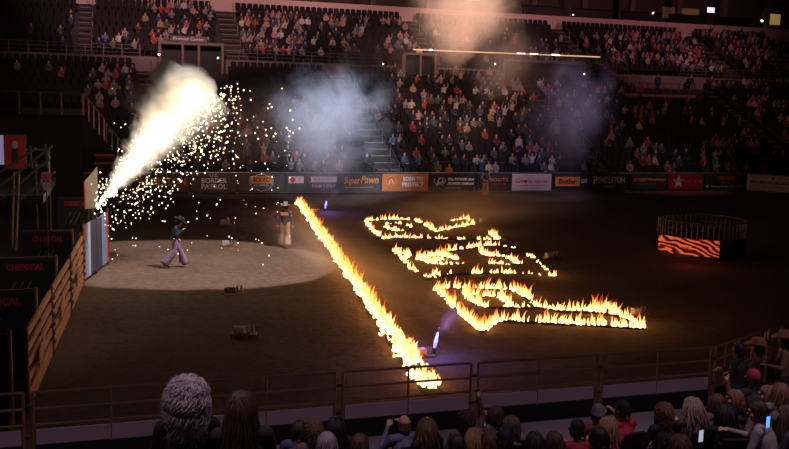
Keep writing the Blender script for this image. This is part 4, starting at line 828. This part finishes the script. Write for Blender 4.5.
p = atd(15, 152, 27); t = empty('event_poster', p, label='framed red poster with a pale figure shape beside the lavender screen', cat='poster'); MB().box((0, .03, 0), (.62, .05, 1.02)).build('frame', M_rust, t); MB().box((0, -.01, 0), (.54, .02, .94)).build('sheet', I_red, t)
MB().sphere((0, -.03, .22), (.09, .02, .12), 10, 8).build('pale_head_shape', V_pale, t); MB().box((0, -.03, -.12), (.18, .015, .46)).build('dark_body_shape', M_concd, t)
for x, y in ((104, 155), (104, 163), (93, 173)):
    p = atd(x, y, 44); t = empty('red_ledge', p, label='dim red step edge on the far-left corner stairs, ' + {155: 'top one', 163: 'middle one', 173: 'lowest one'}[y], cat='step'); MB().box((0, 0, 0), (.9, .12, .1)).build('edge', mat('ledge_red', (.45, .05, .05), .5), t); MB().box((0, .5, -.1), (.9, 1.0, .1)).build('tread', M_concd, t); MB().box((0, .9, -(p.z) / 2 - .1), (.8, .1, p.z)).build('riser', M_black, t)
# corner side stand at far left
a = wallY(-25, 92, 47); b = wallY(82, 92, 47)
MB().box(((a.x + b.x) / 2, 50.5, 2.3), (b.x - a.x, 7, 4.6)).build('wall_side_stand', M_black, kind='structure', label='black draped side of the corner stand behind the chutes')
railing('corner_railing', [(a.x, 47.2, 4.75), (b.x, 47.2, 4.75)], 1.1, 'pipe railing with flat posts on the black corner stand behind the chutes', 1.0, 0, M_steel, .04, 'railing', 'rails of the corner stand')
pk = mat('pink_lit_rail', (.75, .36, .40), .4, .4)  # pink light on the steel is put into this colour
railing('corner_stair_rail', [(b.x + .05, 47.2, 4.75), (b.x + 1.0, 47.2, 3.5)], 1.1, 'steep handrail, pink light painted on, stepping down from the corner stand', .35, 0, pk, .04, 'railing', 'rails of the corner stand')
railing('corner_stair_rail', [(b.x + 1.1, 47.2, 3.4), (b.x + 2.7, 47.2, 1.3)], 1.0, 'dim lower handrail of the corner stairs fading behind the fountain smoke', .45, 0, M_steel, .035, 'railing', 'rails of the corner stand')
t = empty('corner_stairs', (b.x, 47.6, 0), label='dark stairs descending from the corner stand toward the barrier', cat='stairs')
for k in range(10): MB().box((.15 + .28 * k, .6, (4.5 - .36 * k) / 2), (.28, 1.0, 4.5 - .36 * k)).build('step', M_concd, t)

# ------------------------------------------------------------------ people: hair, hats
M_hair = objcol_mat('hair_strands', .55); M_cloth = objcol_mat('plain_cloth', .85); M_felt = objcol_mat('hat_felt', .8); M_vest = mat('dark_vest', (.03, .03, .035), .7)
def hair_mesh(kind, seed, n=260, drop=.2, vol=.02, wave=.012, thick=.0075, steps=7, coil=0, flare=1.0):
    """locks that start on the scalp, lie on the head and fall; origin at the head centre, face toward +Y"""
    r_ = random.Random(seed); mb = MB(); rx, ry, rz = .083, .100, .108
    mb.sphere((0, -.022, .036), (rx + .003 + vol * .3, ry - .004 + vol * .3, rz - .016 + vol * .2), 16, 10)
    for k in range(n):
        az = r_.uniform(-math.pi, math.pi); el = r_.betavariate(1.2, 1.3) * 1.75      # angle from the crown
        front = math.sin(az)
        if front > .35 and el > .75: el *= .5
        d = Vector((math.sin(el) * math.cos(az), math.sin(el) * math.sin(az), math.cos(el))); p = Vector((d.x * rx, d.y * ry - .012, d.z * rz + .02)) * 1.02
        pts = [p]; out = Vector((d.x, d.y, 0)); out = out.normalized() if out.length > .05 else Vector((math.cos(az), math.sin(az), 0)); ph = r_.uniform(0, 6.28); fr = r_.uniform(35, 60); jit = Vector((r_.gauss(0, 1), r_.gauss(0, 1), r_.gauss(0, .5))) * coil * .35
        L = (drop + .06) * r_.uniform(.65, 1.05); st = (L + .10) / steps
        for q in range(steps):
            c = pts[-1]; m = Vector((c.x / rx, (c.y + .012) / ry, (c.z - .02) / rz)); nrm = Vector((m.x / rx, m.y / ry, m.z / rz)).normalized()
            g = Vector((0, 0, -1)) + out * (.35 if q < 2 else .05) * flare + jit * 30 * coil; inside = m.length < 1.0 + vol * 8
            t = g - nrm * g.dot(nrm) * (1 if inside else 0)
            t = t.normalized() if t.length > .01 else out
            c2 = c + t * st
            if inside: c2 += nrm * (vol * .45 * 7 / steps)
            w_ = wave * min(1, (q + 1) / 3); c2 += Vector((math.sin(ph + q * 1.9 + c2.z * fr), math.cos(ph * 1.3 + q * 1.7 + c2.z * fr), .5 * math.sin(ph + q * 2.3))) * w_
            if coil: c2 += (out * math.cos(ph + q * 1.5) + out.cross(Vector((0, 0, 1))) * math.sin(ph + q * 1.5)) * coil
            m2 = Vector((c2.x / rx, (c2.y + .012) / ry, (c2.z - .02) / rz))
            if m2.length < 1.02 and m2.length > 1e-3 and c2.z > -.11: c2 = Vector((m2.x / m2.length * 1.03 * rx, m2.y / m2.length * 1.03 * ry - .012, m2.z / m2.length * 1.03 * rz + .02))
            if c2.z < -.10 and drop > .15 and c2.y > -.03 and abs(c2.x) < .09: c2.y = -.05 - .03 * r_.random()
            if front > .2 and c2.y > .04 and c2.z < .07: c2 = Vector(((.085 if c2.x > 0 else -.085) + (.01 if c2.x > 0 else -.01), .03, c2.z))
            pts.append(c2)
        mb.tube(pts, [thick * (1.1 if q < steps * .6 else 1.1 - .85 * (q / steps - .6) / .4) for q in range(steps + 1)], 4, caps=False)
    return mb.mesh(kind, M_hair, True)
HAIR = {
    'short': hair_mesh('hair', 1, 220, .0, .006, .004, .007), 'crop': hair_mesh('hair', 2, 200, .02, .010, .007, .007), 'bob': hair_mesh('hair', 3, 260, .12, .016, .008, .008),
    'long': hair_mesh('hair', 4, 300, .34, .016, .010, .008), 'curly': hair_mesh('hair', 5, 420, .07, .026, .005, .006, 11, .014, .7), 'wavy': hair_mesh('hair', 6, 300, .26, .022, .018, .008),
    'big_curly': hair_mesh('hair', 8, 2000, .15, .075, .006, .0036, 14, .017, 1.0), 'big_long': hair_mesh('hair', 9, 1300, .46, .016, .006, .0042, 14, .005, .6)}
bald = MB(); 
for k in range(120):
    az = math.pi + math.pi * (k / 119) * 1.2 - .3; z0_ = .0 + .05 * math.sin(k * 1.7)
    c = Vector((math.cos(az) * .082, math.sin(az) * .098 - .01, z0_)); bald.tube([c, c + Vector((0, 0, -.02)), c * .97 + Vector((0, 0, -.045))], [.009, .009, .004], 4)
HAIR['fringe'] = bald.mesh('hair', M_hair, True)
def hat_mesh():
    m = MB(); n = 28; rings = []
    def ring(r, z, cur=0, sq=1.0): rings.append([Vector((r * .86 * math.cos(a), r * 1.12 * math.sin(a), z + cur * (math.cos(a) ** 2) * r)) for a in (2 * math.pi * k / n for k in range(n))])
    for r, z, cur in ((.195, -.005, .28), (.16, -.012, .16), (.12, -.005, .05), (.098, 0, 0), (.096, .05, 0), (.090, .10, 0), (.075, .125, 0), (.04, .115, 0), (.004, .105, 0)): ring(r, z, cur)
    vs = [v for q in rings for v in q]; fs = [(i * n + k, i * n + (k + 1) % n, (i + 1) * n + (k + 1) % n, (i + 1) * n + k) for i in range(len(rings) - 1) for k in range(n)]
    under = [[v - Vector((0, 0, .008)) for v in q] for q in rings[:4]]; o = len(vs); vs += [v for q in under for v in q]
    fs += [(o + i * n + k, o + (i + 1) * n + k, o + (i + 1) * n + (k + 1) % n, o + i * n + (k + 1) % n) for i in range(3) for k in range(n)] + [(k, o + k, o + (k + 1) % n, (k + 1) % n) for k in range(n)]
    m.add(vs, fs); m.lathe([(.100, .003), (.100, .028)], 24, sx=.87, sy=1.13); return m.mesh('cowboy_hat', M_felt, True)
ME_HAT = hat_mesh()
cp = MB(); cp.lathe([(.094, -.03), (.097, .01), (.09, .05), (.065, .085), (.03, .1), (0, .103)], 18, (0, 0, 0), sx=.93, sy=1.08)
cp.add([(x * .075, .075 + .085 * math.sqrt(max(0, 1 - x * x * .9)) * (1 if j else .0) + (.0 if j else .012 * (1 - abs(x))), -.025 - (.012 * j) - .012 * x * x) for j in (0, 1) for x in [-1 + k / 4 for k in range(9)]], [(k, k + 1, k + 10, k + 9) for k in range(8)]); cp.sphere((0, 0, .104), (.009, .009, .006))
ME_CAP = cp.mesh('cap', M_felt, True)
kc = MB(); kc.lathe([(.098, -.05), (.104, -.04), (.104, -.01), (.098, -.005), (.099, .04), (.08, .085), (.04, .115), (0, .12)], 18, sx=.92, sy=1.08); ME_KNIT = kc.mesh('knit_cap', M_felt, True)

BODY = {}
for nme, arms, lean, fem, look, nod in (('rest', ('lap', 'lap'), .05, 0, 0, 0), ('fwd', ('lap', 'clap'), .28, 0, .3, .1), ('phone', ('up', 'up'), .05, 0, 0, 0), ('woman', ('lap', 'lap'), .08, 1, -.3, 0), ('clap', ('clap', 'clap'), .1, 1, .2, 0), ('raise', ('side', 'high'), .05, 0, -.4, .1), ('turn', ('side', 'lap'), -.1, 0, .8, 0)):
    J = seated(arms, lean); BODY[nme] = (remesh(human(J, True, bool(fem), look=look, nod=nod), .0095, 'person_' + nme, HM, 1), J, look, nod)
def dress(root, J, look, nod, hair=None, hc=(.05, .03, .02), hat=None, hatc=(.1, .1, .1), dz=.0):
    hd = Vector(J['head'])
    if hair: h = link('hair', HAIR[hair], root, loc=hd, color=hc); h.rotation_euler = (-nod, 0, look)
    if hat:
        me, nm, z = {'hat': (ME_HAT, 'cowboy_hat', .085), 'cap': (ME_CAP, 'cap', .055), 'knit': (ME_KNIT, 'knit_cap', .05)}[hat]
        h = link(nm, me, root, loc=hd + Matrix.Rotation(look, 3, 'Z') @ Matrix.Rotation(-nod, 3, 'X') @ Vector((0, -.012, z)), color=hatc); h.rotation_euler = (-nod, 0, look)
        if hat == 'hat': h.scale = (1.15, 1.15, 1.1)
rp = random.Random(21)
BLK, DK, BRN, BLD, GRY, RED_ = (.02, .018, .02), (.05, .035, .03), (.14, .075, .04), (.50, .34, .18), (.42, .38, .40), (.5, .04, .05)
NEAR = [
 (187, 400, 6.6, 'woman', (.015, .015, .018), 'big_curly', (.80, .70, .74), None, 'woman with big curly ash-blond hair and black jacket, largest at lower left', 0, 0),
 (241, 409, 6.6, 'woman', (.03, .022, .022), 'big_long', (.12, .055, .04), None, 'woman with long wavy dark brown hair hanging over a dark jacket', -.1, 0),
 (299, 430, 11.8, 'rest', (.12, .12, .2), 'short', DK, None, 'small seated man with short dark hair just right of the long brown hair', 0, 0),
 (314, 431, 11.2, 'woman', (.2, .14, .14), 'curly', (.20, .10, .05), None, 'spectator with a curly auburn bob right of the long brown hair', 0, 0),
 (327, 443, 10.4, 'rest', (.3, .28, .3), 'crop', GRY, None, 'grey-haired spectator half cut by the bottom edge near the auburn bob', 0, 0),
 (336, 427, 12.0, 'woman', (.02, .02, .025), 'long', BLK, None, 'woman with long black hair and black top behind the fire trail fence panel', 0, 0),
 (360, 444, 11.0, 'rest', (.10, .09, .1), 'crop', BRN, None, 'brown-haired spectator low at the bottom edge left of the balding man', 0, 0),
 (404, 424, 12.4, 'phone', (.22, .24, .42), 'fringe', (.22, .10, .06), None, 'balding man in light blue shirt with both hands raised to his face', 0, 0),
 (427, 428, 12.2, 'woman', (.03, .025, .03), 'wavy', (.24, .13, .06), None, 'woman with wavy light brown hair right of the balding man', 0, 0),
 (457, 445, 11.2, 'rest', (.03, .03, .04), 'short', DK, None, 'dark-haired man low at the bottom edge below the curly head', 0, 0),
 (466, 420, 12.3, 'raise', (.16, .10, .11), 'curly', (.07, .04, .03), None, 'spectator with dark curly hair and plaid-toned shirt left of the green phone', 0, 0),
 (475, 439, 11.3, 'woman', (.2, .17, .16), 'long', (.46, .27, .12), None, 'woman with straight long blond hair below the green phone', 0, 0),
 (490, 441, 11.2, 'rest', (.05, .04, .05), 'bob', BRN, None, 'brown-haired spectator right of the straight blond hair', 0, 0),
 (496, 415, 12.7, 'phone', (.20, .16, .18), 'crop', BRN, None, 'man with short brown hair holding up the green phone', 0, 0),
 (504, 441, 10.8, 'fwd', (.015, .015, .02), None, BLK, ('cap', (.02, .02, .03)), 'man in black cap and black jacket at the bottom edge', 0, 0),
 (511, 425, 12.2, 'turn', (.34, .28, .30), 'crop', (.2, .15, .12), None, 'spectator in pale grey jacket behind the black cap', 0, 0),
 (534, 443, 11.0, 'rest', (.02, .02, .03), 'bob', DK, None, 'dark-haired spectator low between the pale grey jacket and the red jackets', 0, 0),
 (554, 442, 11.0, 'fwd', (.06, .04, .04), 'crop', BRN, None, 'brown-haired spectator low at the bottom edge left of the red jacket', 0, 0),
 (577, 431, 11.6, 'fwd', (.55, .04, .05), None, BLK, ('cap', (.03, .02, .02)), 'spectator in bright red jacket and dark cap, bent forward', 0, 0),
 (598, 415, 12.6, 'rest', (.25, .06, .06), None, BLK, ('knit', (.22, .21, .23)), 'spectator in grey knit cap above the red jackets', 0, 0),
 (598, 439, 9.8, 'rest', (.02, .018, .02), 'short', BLK, None, 'man with short black hair, large head at the bottom edge before the red jackets', 0, 0),
 (607, 427, 11.8, 'clap', (.5, .04, .06), 'bob', BLD, None, 'blond spectator in red top between the knit cap and the black hair', 0, 0),
 (622, 411, 12.4, 'phone', (.6, .04, .06), None, BLK, ('cap', (.015, .015, .03)), 'man in dark cap and red jacket with hands at his face', 0, 0),
 (664, 413, 11.9, 'woman', (.02, .018, .022), 'curly', (.24, .12, .06), None, 'spectator with curly chestnut hair and black quilted jacket', 0, 0),
 (680, 446, 10.2, 'rest', (.05, .03, .03), 'bob', BRN, None, 'brown-haired spectator cut by the bottom edge left of the lit phone', 0, 0),
 (692, 408, 11.9, 'clap', (.10, .05, .06), 'wavy', (.48, .36, .28), None, 'woman with light wavy hair clapping, right of the chestnut curls', 0, 0),
 (717, 403, 12.6, 'raise', (.30, .12, .14), 'crop', BRN, None, 'small spectator raising a hand between the light hair and the dark hair', 0, 0),
 (726, 414, 11.5, 'woman', (.02, .02, .03), 'long', BLK, None, 'woman with long dark hair left of the big man in pale shirt', 0, 0),
 (734, 399, 12.4, 'turn', (.08, .06, .07), 'crop', (.30, .17, .10), None, 'man with light brown hair behind the long dark hair', 0, 0),
 (753, 379, 13.0, 'rest', (.04, .03, .04), None, BLK, ('cap', (.55, .05, .07)), 'spectator in a red cap above the big man in pale shirt', 0, 0),
 (757, 412, 10.8, 'fwd', (.48, .42, .44), 'short', DK, None, 'big man with dark hair in pale grey shirt leaning forward', .9, 0),
 (767, 395, 12.3, 'turn', (.4, .25, .3), 'crop', (.30, .17, .10), None, 'pink-lit spectator in grey top right of the red cap', 0, 0),
 (780, 393, 12.0, 'rest', (.28, .25, .28), 'bob', (.26, .13, .07), None, 'spectator with auburn hair and grey top near the right edge', 0, 0),
 (787, 417, 10.8, 'woman', (.05, .04, .06), 'wavy', BRN, None, 'brown-haired spectator at the right edge beside the blue phone', .6, 0)]
near_heads = {}
for i, (px, py, d, body, shirt, hair, hc, hat, lab, rz, _) in enumerate(NEAR):
    me, J, look, nod = BODY[body]; hp = atd(px, py, d); hd = Vector(J['head']); r0 = rp.uniform(-.25, .25) if i > 1 else 0; r0 += rz
    base = hp - Matrix.Rotation(r0, 3, 'Z') @ hd
    root = empty('person', base, r0, label=lab, cat='person', group='spectators in the near stands'); link('body', me, root, color=shirt)
    dress(root, J, look, nod, hair, hc, hat[0] if hat else None, hat[1] if hat else BLK); near_heads[i] = hp
    if hat and not hair: h = link('hair', HAIR['short'], root, loc=hd, color=DK); h.rotation_euler = (-nod, 0, look); h.scale = (.93, .93, .8)
    if i > 1: link('stadium_seat', ME_SEAT, loc=base + Vector((0, 0, .02)), rz=math.pi + r0, cat='seat', group='seats of the near stands', label='black seat under the ' + ' '.join(lab.split()[:12]))
STB = remesh(human(standing(elL=(-.27, .06, 1.17), elR=(.27, .06, 1.17), wrL=(-.14, .30, 1.18), wrR=(.14, .30, 1.18)), True), .012, 'person_standing', HM, 1)
for px, py, d, shirt, hat, rz, lab in ((738, 350, 16.6, (.06, .05, .05), None, .6, 'pale-faced person standing behind the corner fence'), (757, 349, 16.8, (.10, .05, .03), ('hat', (.55, .26, .12)), .8, 'person in tan cowboy hat standing at the corner fence'), (784, 342, 16.6, (.42, .24, .14), ('hat', (.50, .24, .14)), 1.0, 'person in tan coat and cowboy hat at the corner fence by the right edge')):
    J = standing(); hp = atd(px, py, d); root = empty('person', hp - Matrix.Rotation(rz, 3, 'Z') @ Vector(J['head']), rz, label=lab, cat='person', group='people at the corner fence'); link('body', STB, root, color=shirt); dress(root, J, 0, 0, 'short', DK, hat and hat[0], hat[1] if hat else BLK)
def phone(x, y, d, lab, c, es, rz=0):
    t = empty('phone', atd(x, y, d), rz, label=lab, cat='phone', group='phones held up by the near spectators'); MB().box((0, .006, 0), (.075, .010, .15)).build('case', M_black, t); MB().box((0, -.001, 0), (.066, .004, .136)).build('display', mat('display_%d' % x, c, emit=c, es=es), t)
phone(483, 421, 12.6, 'small green-lit phone held up near the curly dark hair', (.25, .62, .48), .5)
phone(701, 436, 10.2, 'phone showing a lit picture, in front of the big man in pale shirt', (.45, .5, .65), .8, .2); phone(768, 422, 10.6, 'bright blue phone screen beside the big man in pale shirt', (.10, .30, 1), 1.6, .3)

# ------------------------------------------------------------------ three riders
def thick(prims, keep, extra, mi=0): 
    o = []
    for p in prims:
        if p[1] not in keep: continue
        o.append(('c', mi, p[2], p[3] + extra, p[4], p[5] + extra) if p[0] == 'c' else ('e', mi, p[2], tuple(v + extra for v in p[3])))
    return o
def chaps(J, mat_, parent, color, flare=.06, wing=1):
    P = []
    for s, S in ((-1, 'L'), (1, 'R')):
        hp, kn, an = Vector(J['hp' + S]), Vector(J['kn' + S]), Vector(J['an' + S]); out = Vector((s, 0, 0))
        P += [('c', 0, hp, .105, kn, .085), ('c', 0, kn, .085, an + Vector((0, 0, .05)), .085 + flare * .4), ('c', 0, hp.lerp(kn, .6) + out * .05, .05, an + out * (.10 * wing) + Vector((0, -.03, .06)), .045 + flare * .3), ('c', 0, kn + out * .04 + Vector((0, -.04, 0)), .05, an + Vector((0, -.12 * wing, .07)), .05)]
    P.append(('c', 0, Vector(J['hpL']) + Vector((0, 0, .05)), .10, Vector(J['hpR']) + Vector((0, 0, .05)), .10))
    me = remesh(P, .014, 'chaps', [mat_], 2); return link('chaps', me, parent, color=color)
def fringe_mesh(J):
    m = MB()
    for s, S in ((-1, 'L'), (1, 'R')):
        kn, an = Vector(J['kn' + S]), Vector(J['an' + S])
        for k in range(12):
            c = kn.lerp(an, k / 12) + Vector((s * (.10 + .005 * k), -.02, .04)); m.tube([c, c + Vector((s * .03, -.02, -.06))], [.008, .004], 4)
    return m
def rider(px, py, rz, J, name_lab, shirt, chc, hatc, hair, vest=None, patch=None, nod=0, look=0, flare=.06, scale=1.0, wing=1):
    g = ground(px, py); t = empty('person', g, rz, label=name_lab, cat='person'); P = human(J, True, look=look, nod=nod)
    link('body', remesh(P, .0095, 'rider_body', HM, 1), t, color=shirt); t.scale = (scale,) * 3
    chm = chaps(J, M_cloth, t, chc, flare, wing); f = link('fringe', fringe_mesh(J).mesh('fringe', M_cloth), chm, color=[min(1, v * 1.3) for v in chc]); f['kind'] = 'stuff'
    dress(t, J, look, nod, hair, DK, 'hat', hatc)
    pel, ch, nk = Vector(J['pelvis']), Vector(J['chest']), Vector(J['neck'])
    if vest:
        vp = [('c', 0, pel + Vector((0, 0, .09)), .150, ch, .172), ('e', 0, ch, (.20, .142, .185)), ('c', 0, pel + Vector((-.05, 0, .08)), .125, ch + Vector((-.07, 0, .02)), .13), ('c', 0, pel + Vector((.05, 0, .08)), .125, ch + Vector((.07, 0, .02)), .13), ('c', 0, Vector(J['shL']).lerp(nk, .3), .07, Vector(J['shR']).lerp(nk, .3), .07)]
        v = link('vest', remesh(vp, .013, 'vest', [M_cloth], 2), t, color=vest)
        if patch:
            MB().box(ch + Vector((0, -.150, .09)), (.30, .03, .12)).build('shoulder_patch', mat('patch_orange', (.75, .20, .08), .6), v)
    MB().lathe([(.155, -.02), (.158, 0), (.155, .02)], 20, pel + Vector((0, 0, .09)), sx=1.05, sy=.9).build('belt', M_shoe, t)
    return t
J1 = standing(pelvis=(0, 0, .93), chest=(0, .05, 1.22), neck=(0, .09, 1.42), head=(0, .15, 1.54), shL=(-.19, .06, 1.37), shR=(.19, .04, 1.37), elL=(-.25, -.08, 1.13), wrL=(-.22, .10, .98), elR=(.25, .06, 1.12), wrR=(.12, .26, 1.30), hpL=(-.09, 0, .90), hpR=(.09, 0, .90),
              knL=(-.10, .20, .52), anL=(-.10, .31, .12), ftL=(0, .9, .35), knR=(.10, -.01, .50), anR=(.11, -.30, .14), ftR=(0, .8, -.6))
rider(175, 267, R(-107.4 + 12), J1, 'cowboy in black hat and flared lilac chaps striding across the light pool, head down', (.02, .03, .06), (.36, .22, .40), (.02, .02, .022), 'short', vest=(.025, .03, .05), nod=.55, flare=.12, wing=1.1)
J2 = standing(knL=(-.12, .10, .50), anL=(-.14, .16, .10), knR=(.10, .02, .49), anR=(.10, -.14, .12), elL=(-.29, -.04, 1.15), wrL=(-.30, .06, .92), elR=(.28, -.02, 1.15), wrR=(.29, .08, .92))
rider(285, 247.4, R(-22), J2, 'cowboy walking away, orange shoulder patch, cream hat and tan chaps, left of the fire trail', (.22, .16, .34), (.62, .42, .30), (.55, .42, .36), 'short', vest=(.05, .05, .055), patch=True, flare=.07, wing=.8)
J3 = standing(elL=(-.28, .0, 1.16), wrL=(-.10, .16, 1.04), elR=(.28, .0, 1.16), wrR=(.10, .17, 1.04), knR=(.13, .10, .5), anR=(.12, .14, .1))
lamp('rider_fill_light', 'SPOT', (24, 44, 9), 420, (1, .7, .5), aim=ground(485, 196.4) + Vector((0, 0, 1)), size=.2, angle=14, blend=.6)  # fill spot added to brighten the rider at the banners
rider(485, 196.4, R(180 - 5), J3, 'cowboy in pale hat and orange chaps standing before the far banners, hands at his belt', (.50, .42, .40), (.95, .40, .10), (.75, .68, .62), 'short', vest=(.10, .08, .09), flare=.05, wing=.6)

for o in bpy.data.objects:      # keep every label within 16 words
    l = o.get('label')
    if l and len(l.split()) > 16:
        for a, b in ((' one hand raised', ' waving'), (' top ', ' '), (' stands', ''), (' from left in ', ' from left, '), ('PENDLETON WHISKY', 'PENDLETON'), ('BORN TO PROTECT', 'orange hexagon'), (' and ', ', '), ('steel ', '')):
            if len(l.split()) > 16: l = l.replace(a, b, 1)
        o['label'] = l
print('LONG', [(o.name, o['label']) for o in bpy.data.objects if o.get('label') and len(o['label'].split()) > 16])
